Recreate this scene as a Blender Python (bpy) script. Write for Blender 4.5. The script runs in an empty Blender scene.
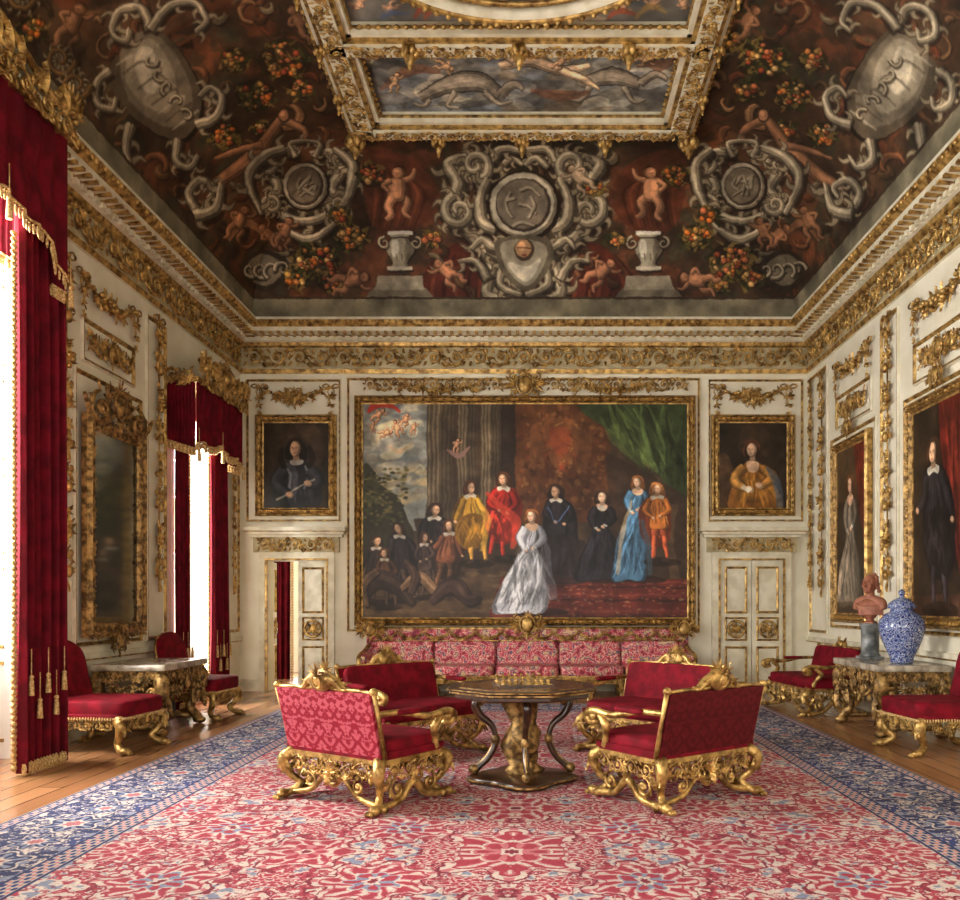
import bpy,math,random
import numpy as np
from mathutils import Matrix,Vector
R=random.Random(7)
F=838.;CX=535.;CY=604.;CH=1.4
XL,XR,YF,YB=-4.75,4.40,13.5,-4.8
pi=math.pi
sc=bpy.context.scene
# ------------------------------------------------------------ materials
def lin(c):
    return tuple((x/12.92 if x<=.04045 else ((x+.055)/1.055)**2.4) for x in [v/255. for v in c])
def mat(name,c,rough=.6,metal=0,c2=None,ns=8,bump=0,bs=40,sheen=0,coat=0,det=4,lo=.4,hi=.62):
    m=bpy.data.materials.new(name);m.use_nodes=True;nt=m.node_tree;b=nt.nodes['Principled BSDF']
    b.inputs['Roughness'].default_value=rough;b.inputs['Metallic'].default_value=metal
    b.inputs['Base Color'].default_value=(*lin(c),1)
    if sheen:
        b.inputs['Sheen Weight'].default_value=sheen;b.inputs['Sheen Roughness'].default_value=.4
        b.inputs['Sheen Tint'].default_value=(*lin(c),1);b.inputs['Specular IOR Level'].default_value=.2
    if coat:b.inputs['Coat Weight'].default_value=coat;b.inputs['Coat Roughness'].default_value=.15
    tc=nt.nodes.new('ShaderNodeTexCoord')
    if c2:
        n=nt.nodes.new('ShaderNodeTexNoise');n.inputs['Scale'].default_value=ns;n.inputs['Detail'].default_value=det
        nt.links.new(tc.outputs['Object'],n.inputs['Vector'])
        r=nt.nodes.new('ShaderNodeValToRGB');r.color_ramp.elements[0].position=lo;r.color_ramp.elements[1].position=hi
        r.color_ramp.elements[0].color=(*lin(c),1);r.color_ramp.elements[1].color=(*lin(c2),1)
        nt.links.new(n.outputs['Fac'],r.inputs[0]);nt.links.new(r.outputs[0],b.inputs['Base Color'])
    if bump:
        n=nt.nodes.new('ShaderNodeTexNoise');n.inputs['Scale'].default_value=bs
        nt.links.new(tc.outputs['Object'],n.inputs['Vector'])
        bu=nt.nodes.new('ShaderNodeBump');bu.inputs['Strength'].default_value=bump;bu.inputs['Distance'].default_value=.02
        nt.links.new(n.outputs['Fac'],bu.inputs['Height']);nt.links.new(bu.outputs[0],b.inputs['Normal'])
    return m
GOLD=mat('gilding',(112,80,36),.38,.62,(216,178,106),12,.25,60,lo=.36,hi=.64)
GOLDD=mat('old_gilding',(88,64,32),.42,.55,(186,148,88),16,.25,60)
CREAM=mat('cream_wall_paint',(224,217,192),.6,0,(235,229,208),2.5,.05,30)
CREAM2=mat('cream_trim_paint',(208,200,172),.5,0,(230,224,200),5)
CREAM3=mat('cream_frieze_ground',(168,154,116),.6,0,(198,184,146),6)
WHITEP=mat('white_sash_paint',(240,238,230),.5)
VELVET=mat('crimson_velvet',(92,2,16),.8,0,(122,6,28),9,.1,120,sheen=.12)
VELVETD=mat('crimson_curtain',(84,4,18),.85,0,(112,8,28),6,.15,80,sheen=.12)
WOODD=mat('dark_walnut',(42,24,14),.3,0,(74,44,24),12,coat=.4)
MARBLE=mat('marble_top',(130,120,104),.25,0,(184,174,154),7,coat=.3)
GMARB=mat('grey_marble',(76,80,80),.3,0,(136,138,136),9)
TERRA=mat('terracotta',(136,80,58),.6,0,(160,102,76),10,.1,60)
FRINGE=mat('gold_fringe',(170,124,66),.7,0,(222,192,132),60)
MIRG=mat('mirror_glass',(150,152,142),.08,.9)
def damask(name,a,b_,scale=22,rough=.7):
    m=bpy.data.materials.new(name);m.use_nodes=True;nt=m.node_tree;b=nt.nodes['Principled BSDF']
    b.inputs['Roughness'].default_value=rough;b.inputs['Specular IOR Level'].default_value=.2
    tc=nt.nodes.new('ShaderNodeTexCoord')
    sx=nt.nodes.new('ShaderNodeSeparateXYZ');nt.links.new(tc.outputs['Object'],sx.inputs[0])
    def mth(op,a_,b2):
        n=nt.nodes.new('ShaderNodeMath');n.operation=op
        for i,q in enumerate((a_,b2)):
            if isinstance(q,(int,float)):n.inputs[i].default_value=q
            else:nt.links.new(q,n.inputs[i])
        return n.outputs[0]
    px=mth('PINGPONG',sx.outputs[0],.09);pz=mth('ADD',sx.outputs[2],sx.outputs[1])
    cb=nt.nodes.new('ShaderNodeCombineXYZ');nt.links.new(px,cb.inputs[0]);nt.links.new(pz,cb.inputs[2])
    n=nt.nodes.new('ShaderNodeTexNoise');n.inputs['Scale'].default_value=scale;n.inputs['Detail'].default_value=2.5;nt.links.new(cb.outputs[0],n.inputs['Vector'])
    r=nt.nodes.new('ShaderNodeValToRGB');r.color_ramp.elements[0].position=.48;r.color_ramp.elements[1].position=.53
    r.color_ramp.elements[0].color=(*lin(a),1);r.color_ramp.elements[1].color=(*lin(b_),1)
    nt.links.new(n.outputs['Fac'],r.inputs[0]);nt.links.new(r.outputs[0],b.inputs['Base Color'])
    return m
DAMPINK=damask('pink_damask',(132,20,40),(176,78,90))
DAMRED=damask('red_damask',(74,4,12),(90,12,20))
def multi(name,cols,scale,rough=.6):
    m=bpy.data.materials.new(name);m.use_nodes=True;nt=m.node_tree;b=nt.nodes['Principled BSDF'];b.inputs['Roughness'].default_value=rough
    tc=nt.nodes.new('ShaderNodeTexCoord')
    n0=nt.nodes.new('ShaderNodeTexNoise');n0.inputs['Scale'].default_value=scale;n0.inputs['Detail'].default_value=2.5
    nt.links.new(tc.outputs['Object'],n0.inputs['Vector'])
    r=nt.nodes.new('ShaderNodeValToRGB');r.color_ramp.interpolation='CONSTANT'
    e=r.color_ramp.elements
    k=len(cols)
    for i,c in enumerate(cols):
        p=0 if i==0 else .36+.28*(i)/(k)
        el=e[i] if i<2 else e.new(p)
        el.position=p;el.color=(*lin(c),1)
    nt.links.new(n0.outputs['Fac'],r.inputs[0]);nt.links.new(r.outputs[0],b.inputs['Base Color'])
    return m
TAPES=multi('floral_tapestry',[(130,30,44),(206,96,112),(178,34,60),(222,176,160),(186,50,74),(78,92,116),(206,170,130)],12)
BLUEW=multi('blue_white_porcelain',[(26,40,100),(130,146,184),(30,48,118),(190,198,212),(24,40,102)],36,.12)
def floor_mat():
    m=bpy.data.materials.new('oak_floorboards');m.use_nodes=True;nt=m.node_tree;b=nt.nodes['Principled BSDF']
    b.inputs['Roughness'].default_value=.25
    tc=nt.nodes.new('ShaderNodeTexCoord');mp=nt.nodes.new('ShaderNodeMapping');mp.inputs['Rotation'].default_value=(0,0,pi/2)
    nt.links.new(tc.outputs['Object'],mp.inputs[0])
    br=nt.nodes.new('ShaderNodeTexBrick');br.inputs['Scale'].default_value=1;br.inputs['Brick Width'].default_value=3.2;br.inputs['Row Height'].default_value=.2
    br.inputs['Mortar Size'].default_value=.006;br.inputs['Color1'].default_value=(*lin((190,138,96)),1);br.inputs['Color2'].default_value=(*lin((160,110,72)),1)
    br.inputs['Mortar'].default_value=(*lin((60,34,18)),1);nt.links.new(mp.outputs[0],br.inputs[0])
    mp2=nt.nodes.new('ShaderNodeMapping');mp2.inputs['Scale'].default_value=(30,1.5,1);nt.links.new(tc.outputs['Object'],mp2.inputs[0])
    n=nt.nodes.new('ShaderNodeTexNoise');n.inputs['Scale'].default_value=1;n.inputs['Detail'].default_value=5;nt.links.new(mp2.outputs[0],n.inputs[0])
    mx=nt.nodes.new('ShaderNodeMix');mx.data_type='RGBA';mx.blend_type='MULTIPLY';mx.inputs[0].default_value=.6
    nt.links.new(br.outputs[0],mx.inputs[6]);nt.links.new(n.outputs['Fac'],mx.inputs[7])
    mx2=nt.nodes.new('ShaderNodeMix');mx2.data_type='RGBA';mx2.blend_type='MIX';mx2.inputs[0].default_value=.4
    nt.links.new(mx.outputs[2],mx2.inputs[6]);nt.links.new(br.outputs[0],mx2.inputs[7])
    nt.links.new(mx2.outputs[2],b.inputs['Base Color'])
    return m
FLOOR=floor_mat()
def imgmat(name,a,rough=.55):
    h,w,_=a.shape
    im=bpy.data.images.new(name,w,h);buf=np.ones((h,w,4),np.float32);buf[...,:3]=np.clip(a,0,1)
    im.pixels.foreach_set(buf.ravel());im.update()
    try:im.pack()
    except Exception:pass
    m=bpy.data.materials.new(name);m.use_nodes=True;nt=m.node_tree;b=nt.nodes['Principled BSDF']
    b.inputs['Roughness'].default_value=rough;b.inputs['Specular IOR Level'].default_value=.25
    t=nt.nodes.new('ShaderNodeTexImage');t.image=im;t.extension='MIRROR'
    nt.links.new(t.outputs[0],b.inputs['Base Color'])
    return m
# ------------------------------------------------------------ mesh builder
class MB:
    def __init__(s):s.v=[];s.f=[];s.m=[];s.s=[];s.T=Matrix()
    def add(s,vs,fs,m=0,sm=True):
        b=len(s.v);T=s.T
        s.v+=[tuple(T@Vector(p)) for p in vs]
        for f in fs:
            s.f.append([i+b for i in f]);s.m.append(m);s.s.append(sm)
    def box(s,x0,x1,y0,y1,z0,z1,m=0):
        v=[(x,y,z) for z in(z0,z1) for y in(y0,y1) for x in(x0,x1)]
        s.add(v,[(0,2,3,1),(4,5,7,6),(0,1,5,4),(2,6,7,3),(0,4,6,2),(1,3,7,5)],m,False)
    def tube(s,P,r,m=0,seg=8):
        P=[Vector(p) for p in P];n=len(P)
        if not isinstance(r,(list,tuple)):r=[r]*n
        elif len(r)!=n:
            r=[float(np.interp(i/(n-1)*(len(r)-1),range(len(r)),r)) for i in range(n)]
        t=(P[1]-P[0]).normalized();u=t.orthogonal().normalized();vs=[];fs=[]
        for i in range(n):
            a=P[max(i-1,0)];b=P[min(i+1,n-1)];t=(b-a)
            if t.length<1e-9:t=Vector((0,0,1))
            t.normalize();u=(u-t*u.dot(t))
            if u.length<1e-6:u=t.orthogonal()
            u.normalize();w=t.cross(u)
            for k in range(seg):
                an=2*pi*k/seg;vs.append(P[i]+(u*math.cos(an)+w*math.sin(an))*r[i])
        for i in range(n-1):
            for k in range(seg):
                k2=(k+1)%seg;fs.append((i*seg+k,i*seg+k2,(i+1)*seg+k2,(i+1)*seg+k))
        fs.append(tuple(range(seg))[::-1]);fs.append(tuple((n-1)*seg+k for k in range(seg)))
        s.add(vs,fs,m)
    def ell(s,c,r,m=0,rot=None,seg=8,rg=6,e=1.):
        vs=[];fs=[];c=Vector(c)
        def pw(x):return math.copysign(abs(x)**e,x)
        for i in range(rg+1):
            ph=-pi/2+pi*i/rg
            for k in range(seg):
                th=2*pi*k/seg
                p=Vector((r[0]*pw(math.cos(ph))*pw(math.cos(th)),r[1]*pw(math.cos(ph))*pw(math.sin(th)),r[2]*pw(math.sin(ph))))
                if rot is not None:p=rot@p
                vs.append(c+p)
        for i in range(rg):
            for k in range(seg):
                k2=(k+1)%seg;fs.append((i*seg+k,i*seg+k2,(i+1)*seg+k2,(i+1)*seg+k))
        s.add(vs,fs,m)
    def rbox(s,c,r,m=0,e=.22):s.ell(c,r,m,None,32,16,e)
    def lathe(s,prof,c=(0,0,0),m=0,seg=24,sm=True,fn=None):
        vs=[];fs=[];n=len(prof)
        for i,(r,z) in enumerate(prof):
            for k in range(seg):
                a=2*pi*(k+.5)/seg;rr=r*(fn(a,z) if fn else 1)
                vs.append((c[0]+rr*math.cos(a),c[1]+rr*math.sin(a),c[2]+z))
        for i in range(n-1):
            for k in range(seg):
                k2=(k+1)%seg;fs.append((i*seg+k,i*seg+k2,(i+1)*seg+k2,(i+1)*seg+k))
        fs.append(tuple(range(seg))[::-1]);fs.append(tuple((n-1)*seg+k for k in range(seg)))
        s.add(vs,fs,m,sm)
    def frame(s,w,h,prof,ms):
        vs=[]
        for t,d in prof:
            a=w/2-t;b=h/2-t;vs+=[(-a,-d,-b),(a,-d,-b),(a,-d,b),(-a,-d,b)]
        for i in range(len(prof)-1):
            fs=[(k,(k+1)%4,4+(k+1)%4,4+k) for k in range(4)]
            s.add(vs[i*4:i*4+8],fs,ms[i] if isinstance(ms,(list,tuple)) else ms,False)
    def mesh(s,name,mats):
        me=bpy.data.meshes.new(name);me.from_pydata(s.v,[],s.f)
        me.polygons.foreach_set('material_index',s.m);me.polygons.foreach_set('use_smooth',s.s)
        for m in mats:me.materials.append(m)
        me.update();return me
    def make(s,name,mats,loc=(0,0,0),rz=0,parent=None):
        return put(s.mesh(name,mats),name,loc,rz,parent)
def put(me,name,loc=(0,0,0),rz=0,parent=None,scale=None):
    o=bpy.data.objects.new(name,me);sc.collection.objects.link(o);o.location=loc;o.rotation_euler=(0,0,rz)
    if scale:o.scale=scale
    if parent:o.parent=parent
    return o
def RX(a):return Matrix.Rotation(a,4,'X')
def RY(a):return Matrix.Rotation(a,4,'Y')
def RZ(a):return Matrix.Rotation(a,4,'Z')
def TR(x,y,z):return Matrix.Translation((x,y,z))
def cat(P,n=5,closed=False):
    P=[np.array(p,float) for p in P];N=len(P);o=[]
    for i in range(N if closed else N-1):
        if closed:a,b,c,d=P[(i-1)%N],P[i],P[(i+1)%N],P[(i+2)%N]
        else:a,b,c,d=P[max(i-1,0)],P[i],P[i+1],P[min(i+2,N-1)]
        for k in range(n):
            t=k/n;o.append(.5*((2*b)+(-a+c)*t+(2*a-5*b+4*c-d)*t*t+(-a+3*b-3*c+d)*t**3))
    if not closed:o.append(P[-1])
    return o
# ------------------------------------------------------------ ornaments (XZ plane, -Y outwards)
LT=[(0,.25),(.18,.9),(.28,.62),(.45,1.),(.55,.62),(.72,.72),(.8,.4),(1.,.04)]
def leaf(M,x,z,a,l,w,m=0,y=-.02):
    ca,sa=math.cos(a),math.sin(a);vs=[];fs=[];n=len(LT);bend=R.uniform(-.25,.25)
    for t,q in LT:
        yo=y-w*.35*math.sin(t*pi*.9)-(.25*l*max(0,t-.6))
        off=bend*l*t*t
        for s in(-1,0,1):
            lx=l*t-(abs(s)*.06*l if t>0 else 0);lz=off+s*w*.5*q
            vs.append((x+ca*lx-sa*lz,yo+(w*.22 if s else -w*.12),z+sa*lx+ca*lz))
    for i in range(n-1):
        for k in(0,1):fs.append((i*3+k,i*3+k+1,i*3+3+k+1,i*3+3+k))
    M.add(vs,fs,m,False)
def scroll(M,cx,cz,r,a0,dr=1,turns=1.4,rad=.02,m=0,y=-.025,lv=True):
    P=[];n=int(11*turns)+4
    for i in range(n+1):
        t=i/n;a=a0+dr*turns*2*pi*t;rr=r*(1-.8*t)
        P.append((cx+rr*math.cos(a),y-rad*.6*t,cz+rr*math.sin(a)))
    M.tube(P,[rad*.5,rad,rad*.85,rad*.6],m,6)
    M.ell((cx,y-rad*.6,cz),(rad*1.3,rad*1.2,rad*1.3),m)
    if lv:
        for i in range(0,int(n*.6),2):
            p=P[i];a=math.atan2(p[2]-cz,p[0]-cx)
            leaf(M,p[0],p[2],a+dr*.8,r*.55,r*.3,m,y)
def cluster(M,x,z,s,n=7,m=0,y=-.03):
    for i in range(n):
        a=R.random()*6.28;q=R.random()*s*.7;k=s*(.2+.14*R.random())
        M.ell((x+q*math.cos(a),y-R.random()*s*.3,z+q*math.sin(a)),(k,k,k),m,None,7,5)
    for i in range(7):leaf(M,x,z,R.random()*6.28,s*1.35,s*.5,m,y)
def bow(M,x,z,s,m=0):
    for d in(-1,1):
        P=[(x,-.03,z),(x+d*s*.5,-.04,z+s*.35),(x+d*s,-.03,z+s*.15),(x+d*s*.6,-.03,z-s*.1),(x,-.03,z)]
        M.tube(cat(P,4),s*.08,m,6)
        M.tube(cat([(x,-.03,z),(x+d*s*.4,-.03,z-s*.5),(x+d*s*.25,-.03,z-s*.9),(x+d*s*.6,-.03,z-s*1.4)],4),[s*.08,s*.07,s*.04],m,6)
    M.ell((x,-.05,z),(s*.14,s*.12,s*.14),m)
def swag(M,w,dr,th,x=0,z=0,m=0,ends=True):
    n=int(w/th*1.6)+4
    for i in range(n+1):
        t=i/n;s=th*(.3+.4*math.sin(pi*t));px=x-w/2+w*t;pz=z-dr*4*t*(1-t)
        for k in range(2):
            M.ell((px+R.uniform(-.4,.4)*s,-.03-R.random()*s*.5,pz+R.uniform(-.6,.6)*s),(s*.36,s*.36,s*.36),m,None,6,5)
        for k in range(3):leaf(M,px,pz,R.random()*6.28,s*1.7,s*.6,m,-.02)
    if ends:
        for d in(-1,1):
            bow(M,x+d*w/2,z,th*.9,m)
            for k in range(3):cluster(M,x+d*w/2,z-th*(1+k*.9),th*(.5-.1*k),4,m)
def drop(M,h,w,m=0):
    bow(M,0,-w*.4,w*.55,m);M.tube([(0,-.02,-.02),(0,-.02,-h)],w*.04,m,6)
    z=-w*1.1;i=0
    while z>-h+w*.6:
        k=i%4
        if k==0:cluster(M,0,z,w*.42,9,m);z-=w*.8
        elif k==1:
            for d in(-1,1):
                scroll(M,d*w*.24,z,w*.22,pi/2,d,1.2,w*.05,m,lv=True);leaf(M,0,z,-pi/2+d*.6,w*.6,w*.25,m)
            z-=w*.7
        elif k==2:
            M.ell((0,-.05,z),(w*.16,w*.12,w*.24),m)
            for d in(-1,1):
                for q in range(3):leaf(M,d*w*.1,z,pi/2-d*(.5+.6*q),w*.45,w*.18,m)
            z-=w*.7
        else:
            for d in(-1,1):
                leaf(M,0,z,-pi/2+d*.35,w*.7,w*.22,m);leaf(M,0,z-w*.3,pi/2-d*.7,w*.5,w*.2,m)
            cluster(M,0,z-w*.2,w*.25,5,m);z-=w*.85
        i+=1
    leaf(M,0,-h+w*.5,-pi/2,w*.5,w*.24,m)
def shell(M,x,z,s,m=0,y=-.04):
    for i in range(9):
        a=pi*(.05+.9*i/8);leaf(M,x,z,a,s*(.8+.2*math.sin(a)),s*.2,m,y)
    M.ell((x,y-.01,z),(s*.2,s*.18,s*.16),m)
def cartouche(M,x,z,s,m=0):
    M.ell((x,-.04,z),(s*.38,s*.2,s*.46),m,None,12,8)
    P=[(x+s*.46*math.cos(a),-.05,z+s*.56*math.sin(a)) for a in np.linspace(0,2*pi,17)];M.tube(P,s*.05,m,6)
    for d in(-1,1):
        scroll(M,x+d*s*.6,z+s*.38,s*.26,pi/2,-d,1.3,s*.06,m);scroll(M,x+d*s*.55,z-s*.42,s*.22,-pi/2,d,1.3,s*.055,m)
        for k in range(4):leaf(M,x+d*s*.5,z,(0 if d>0 else pi)+d*(.5-.35*k),s*.75,s*.24,m)
    shell(M,x,z+s*.45,s*.5,m);leaf(M,x,z-s*.5,-pi/2,s*.45,s*.25,m)
def scrollrow(M,x0,x1,z,h,m=0,y=-.02):
    n=max(2,int(round((x1-x0)/(h*1.15))));st=(x1-x0)/n
    for i in range(n):
        cx=x0+(i+.5)*st;d=1 if i%2 else -1
        scroll(M,cx,z,h*.42,pi,d,1.5,h*.07,m,y)
        M.tube(cat([(cx-st*.5,y,z-d*h*.3),(cx-st*.25,y,z-d*h*.42),(cx,y,z-d*h*.44),(cx+st*.5,y,z+d*h*.3)],3),h*.05,m,5)
        for k in range(4):leaf(M,cx,z,k*1.57+.4,h*.2,h*.1,m,y-.01)
        for q in(-1,1):
            leaf(M,cx+q*st*.32,z+d*q*h*.28,d*.8 if q>0 else d*.8+pi,h*.38,h*.2,m,y);leaf(M,cx+q*st*.36,z-d*q*h*.2,-d*1.9*q,h*.3,h*.18,m,y)
        cluster(M,cx+st*.5,z,h*.15,4,m,y)
# ------------------------------------------------------------ numpy painting
rs=np.random.RandomState(3);TAB=rs.rand(256,256).astype(np.float32)
def vn(x,y,seed=0):
    xi=np.floor(x).astype(int);yi=np.floor(y).astype(int);fx=(x-xi);fy=(y-yi);fx=fx*fx*(3-2*fx);fy=fy*fy*(3-2*fy)
    a=seed*37
    g=lambda i,j:TAB[(yi+j+a)%256,(xi+i+a*3)%256]
    return (g(0,0)*(1-fx)+g(1,0)*fx)*(1-fy)+(g(0,1)*(1-fx)+g(1,1)*fx)*fy
def fbm(x,y,seed=0,o=4):
    s=0;a=.5;t=0
    for i in range(o):s=s+a*vn(x*2**i,y*2**i,seed+i);t+=a;a*=.55
    return s/t
def C(*c):return np.array(c,np.float32)/255
def post(a,k,seed,wa=1.,sl=1.6,shade=.5,big=0):
    h,w,_=a.shape;X,Y=np.meshgrid(np.arange(w,dtype=np.float32),np.arange(h,dtype=np.float32))
    dx=(fbm(X/(k*6),Y/(k*6),seed,3)-.5)*3.2*wa*k;dy=(fbm(X/(k*6),Y/(k*6),seed+7,3)-.5)*3.2*wa*k
    if big:
        dx=dx+(fbm(X/(k*24),Y/(k*24),seed+31,2)-.5)*big*k;dy=dy+(fbm(X/(k*24),Y/(k*24),seed+41,2)-.5)*big*.7*k
    ang=fbm(X/(k*9),Y/(k*9),seed+13,2)*4*pi;cs,sn=np.cos(ang),np.sin(ang);o=np.zeros_like(a)
    T=np.linspace(-1,1,5)*sl*k*.5
    for t in T:
        xi=np.clip((X+dx+cs*t),0,w-1).astype(int);yi=np.clip((Y+dy+sn*t),0,h-1).astype(int);o+=a[yi,xi]
    o/=len(T)
    u=X*cs+Y*sn
    tex=1+(vn((X*sn-Y*cs)/(k*.55),u/(k*4),seed+3)-.5)*.22
    sh=1+(fbm(X/(k*22),Y/(k*22),seed+21,4)-.5)*2*shade
    return o*(tex*sh)[...,None]
class Cv:
    def __init__(s,w,h,mp,col,k=2.,amt=.25,seed=1):
        s.w,s.h,s.mp,s.k=w,h,mp,k
        X,Y=np.meshgrid(np.arange(w,dtype=np.float32),np.arange(h,dtype=np.float32))
        s.n=(fbm(X/(k*9),Y/(k*9),seed,5)-.5)*2*amt+1
        s.a=np.zeros((h,w,3),np.float32)+C(*col)*s.n[...,None]
    def ras(s,P,bx,m):
        ax0,ax1,ay0,ay1=bx;P=np.asarray(P,float)
        x0=max(ax0,int(P[:,0].min())-1);x1=min(ax1,int(P[:,0].max())+2);y0=max(ay0,int(P[:,1].min())-1);y1=min(ay1,int(P[:,1].max())+2)
        if x1<=x0 or y1<=y0:return
        X=np.arange(x0,x1)[None,:]+.5;Y=np.arange(y0,y1)[:,None]+.5
        q=np.zeros((y1-y0,x1-x0),bool);n=len(P)
        for i in range(n):
            xi,yi=P[i];xj,yj=P[i-1]
            if yi==yj:continue
            q^=((yi>Y)!=(yj>Y))&(X<(xj-xi)*(Y-yi)/(yj-yi)+xi)
        m[y0-ay0:y1-ay0,x0-ax0:x1-ax0]=np.maximum(m[y0-ay0:y1-ay0,x0-ax0:x1-ax0],q)
    def polys(s,L,col,al=1,soft=1):
        L=[s.mp(np.asarray(p,float)) for p in L];A=np.concatenate(L)
        p=soft+3;x0=max(0,int(A[:,0].min())-p);x1=min(s.w,int(A[:,0].max())+p+1);y0=max(0,int(A[:,1].min())-p);y1=min(s.h,int(A[:,1].max())+p+1)
        if x1<=x0 or y1<=y0:return
        bx=(x0,x1,y0,y1);m=np.zeros((y1-y0,x1-x0),np.float32)
        for P in L:s.ras(P,bx,m)
        for _ in range(soft):
            m=np.pad(m,1);m=(m[:-2]+2*m[1:-1]+m[2:])/4;m=(m[:,:-2]+2*m[:,1:-1]+m[:,2:])/4
        m=(m*al)[...,None]
        s.a[y0:y1,x0:x1]=s.a[y0:y1,x0:x1]*(1-m)+C(*col)*s.n[y0:y1,x0:x1,None]*m
    def poly(s,P,col,al=1,soft=1):s.polys([P],col,al,soft)
    def blob(s,P,col,al=1,soft=1):s.polys([cat(P,5,True)],col,al,soft)
    def el(s,x,y,rx,ry,col,al=1,soft=1,rot=0):
        t=np.linspace(0,2*pi,22)[:-1];c,q=math.cos(rot),math.sin(rot);ex=rx*np.cos(t);ey=ry*np.sin(t)
        s.poly(np.stack([x+ex*c-ey*q,y+ex*q+ey*c],1),col,al,soft)
    def st(s,P,w,col,al=1,soft=1,sm=True):
        P=np.array(cat(P,5) if sm and len(P)>2 else P,float);n=len(P)
        w=np.interp(np.linspace(0,1,n),np.linspace(0,1,len(w)),w) if isinstance(w,(list,tuple)) else np.full(n,w)
        d=np.gradient(P,axis=0);d/=np.linalg.norm(d,axis=1)[:,None]+1e-9;N=np.stack([-d[:,1],d[:,0]],1)*w[:,None]/2
        s.polys([[P[i]+N[i],P[i+1]+N[i+1],P[i+1]-N[i+1],P[i]-N[i]] for i in range(n-1)],col,al,soft)
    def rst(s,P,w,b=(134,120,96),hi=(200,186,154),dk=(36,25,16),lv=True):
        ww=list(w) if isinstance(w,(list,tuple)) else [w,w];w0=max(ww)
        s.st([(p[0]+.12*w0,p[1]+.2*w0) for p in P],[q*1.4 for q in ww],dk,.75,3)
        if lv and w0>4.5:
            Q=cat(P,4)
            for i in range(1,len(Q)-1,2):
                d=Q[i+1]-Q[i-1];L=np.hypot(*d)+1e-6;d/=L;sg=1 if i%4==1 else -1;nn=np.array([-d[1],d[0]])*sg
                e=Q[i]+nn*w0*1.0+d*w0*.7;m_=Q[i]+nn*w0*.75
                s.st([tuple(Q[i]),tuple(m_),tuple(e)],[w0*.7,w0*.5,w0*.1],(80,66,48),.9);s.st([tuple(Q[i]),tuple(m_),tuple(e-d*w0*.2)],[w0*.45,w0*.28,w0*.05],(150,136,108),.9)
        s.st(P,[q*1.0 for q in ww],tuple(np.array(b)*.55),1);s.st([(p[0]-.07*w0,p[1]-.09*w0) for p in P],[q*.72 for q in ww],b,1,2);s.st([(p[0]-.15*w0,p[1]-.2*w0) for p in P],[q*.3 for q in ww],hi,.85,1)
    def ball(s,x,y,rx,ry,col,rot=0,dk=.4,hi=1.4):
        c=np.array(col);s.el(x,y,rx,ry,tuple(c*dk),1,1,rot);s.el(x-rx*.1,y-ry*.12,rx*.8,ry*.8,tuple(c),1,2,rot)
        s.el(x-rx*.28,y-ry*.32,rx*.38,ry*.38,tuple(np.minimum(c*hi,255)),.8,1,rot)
def spi(cx,cy,r,a0,dr,turns=1.3,e=.2,sx=1):
    return [(cx+sx*r*(1-(1-e)*t)*math.cos(a0+dr*turns*2*pi*t),cy+r*(1-(1-e)*t)*math.sin(a0+dr*turns*2*pi*t)) for t in np.linspace(0,1,int(turns*10)+2)]
FL=(178,130,92)
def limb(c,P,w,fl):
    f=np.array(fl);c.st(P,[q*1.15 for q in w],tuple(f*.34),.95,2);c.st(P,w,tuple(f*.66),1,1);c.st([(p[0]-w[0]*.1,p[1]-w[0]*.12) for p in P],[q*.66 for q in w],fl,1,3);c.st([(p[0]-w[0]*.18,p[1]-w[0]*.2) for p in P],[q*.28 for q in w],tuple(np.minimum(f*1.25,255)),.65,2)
def putto(c,x,y,s,rot=0,fl=FL,fy=0):
    g=-1 if fy else 1
    def q(a,b):
        a*=g;return (x+s*(a*math.cos(rot)-b*math.sin(rot)),y+s*(a*math.sin(rot)+b*math.cos(rot)))
    f=np.array(fl);dk=tuple(f*.38);hi=tuple(np.minimum(f*1.28,255))
    limb(c,[q(.2,.2),q(.6,.45),q(.5,.95),q(.85,1.2)],[s*.46,s*.4,s*.28,s*.14],tuple(f*.85))
    limb(c,[q(.15,-.55),q(.65,-.75),q(.8,-1.15)],[s*.3,s*.24,s*.14],tuple(f*.85))
    t=[q(-.34,-.62),q(.28,-.66),q(.4,-.1),q(.34,.38),q(-.26,.42),q(-.42,0)]
    c.blob([(p[0]+s*.05,p[1]+s*.06) for p in t],dk,1,2);c.blob(t,tuple(f*.66));c.blob([(x+(p[0]-x)*.78-s*.06,y+(p[1]-y)*.82-s*.06) for p in t],fl,1,3);c.el(*q(-.12,-.3),s*.15,s*.26,hi,.7,3,rot);c.el(*q(-.05,.12),s*.16,s*.13,hi,.5,3)
    limb(c,[q(-.12,.25),q(-.3,.75),q(-.12,1.15),q(-.3,1.42)],[s*.48,s*.42,s*.28,s*.14],fl)
    limb(c,[q(-.3,-.5),q(-.65,-.25),q(-.35,.02)],[s*.3,s*.25,s*.14],fl)
    c.el(*q(.06,-.95),s*.33,s*.33,(58,34,18));c.el(*q(.0,-.9),s*.27,s*.28,tuple(f*.75));c.el(*q(-.05,-.92),s*.21,s*.22,fl,1,2);c.el(*q(-.09,-.96),s*.11,s*.1,hi,.8,2)
    c.st([q(-.17,-.9),q(.05,-.88)],[s*.05,s*.05],dk,.55);c.el(*q(-.06,-.78),s*.05,s*.025,(110,36,26),.7);c.st([q(.2,-1.1),q(.33,-.95),q(.28,-.8)],[s*.1,s*.12,s*.08],(96,62,30),.9)
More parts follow.
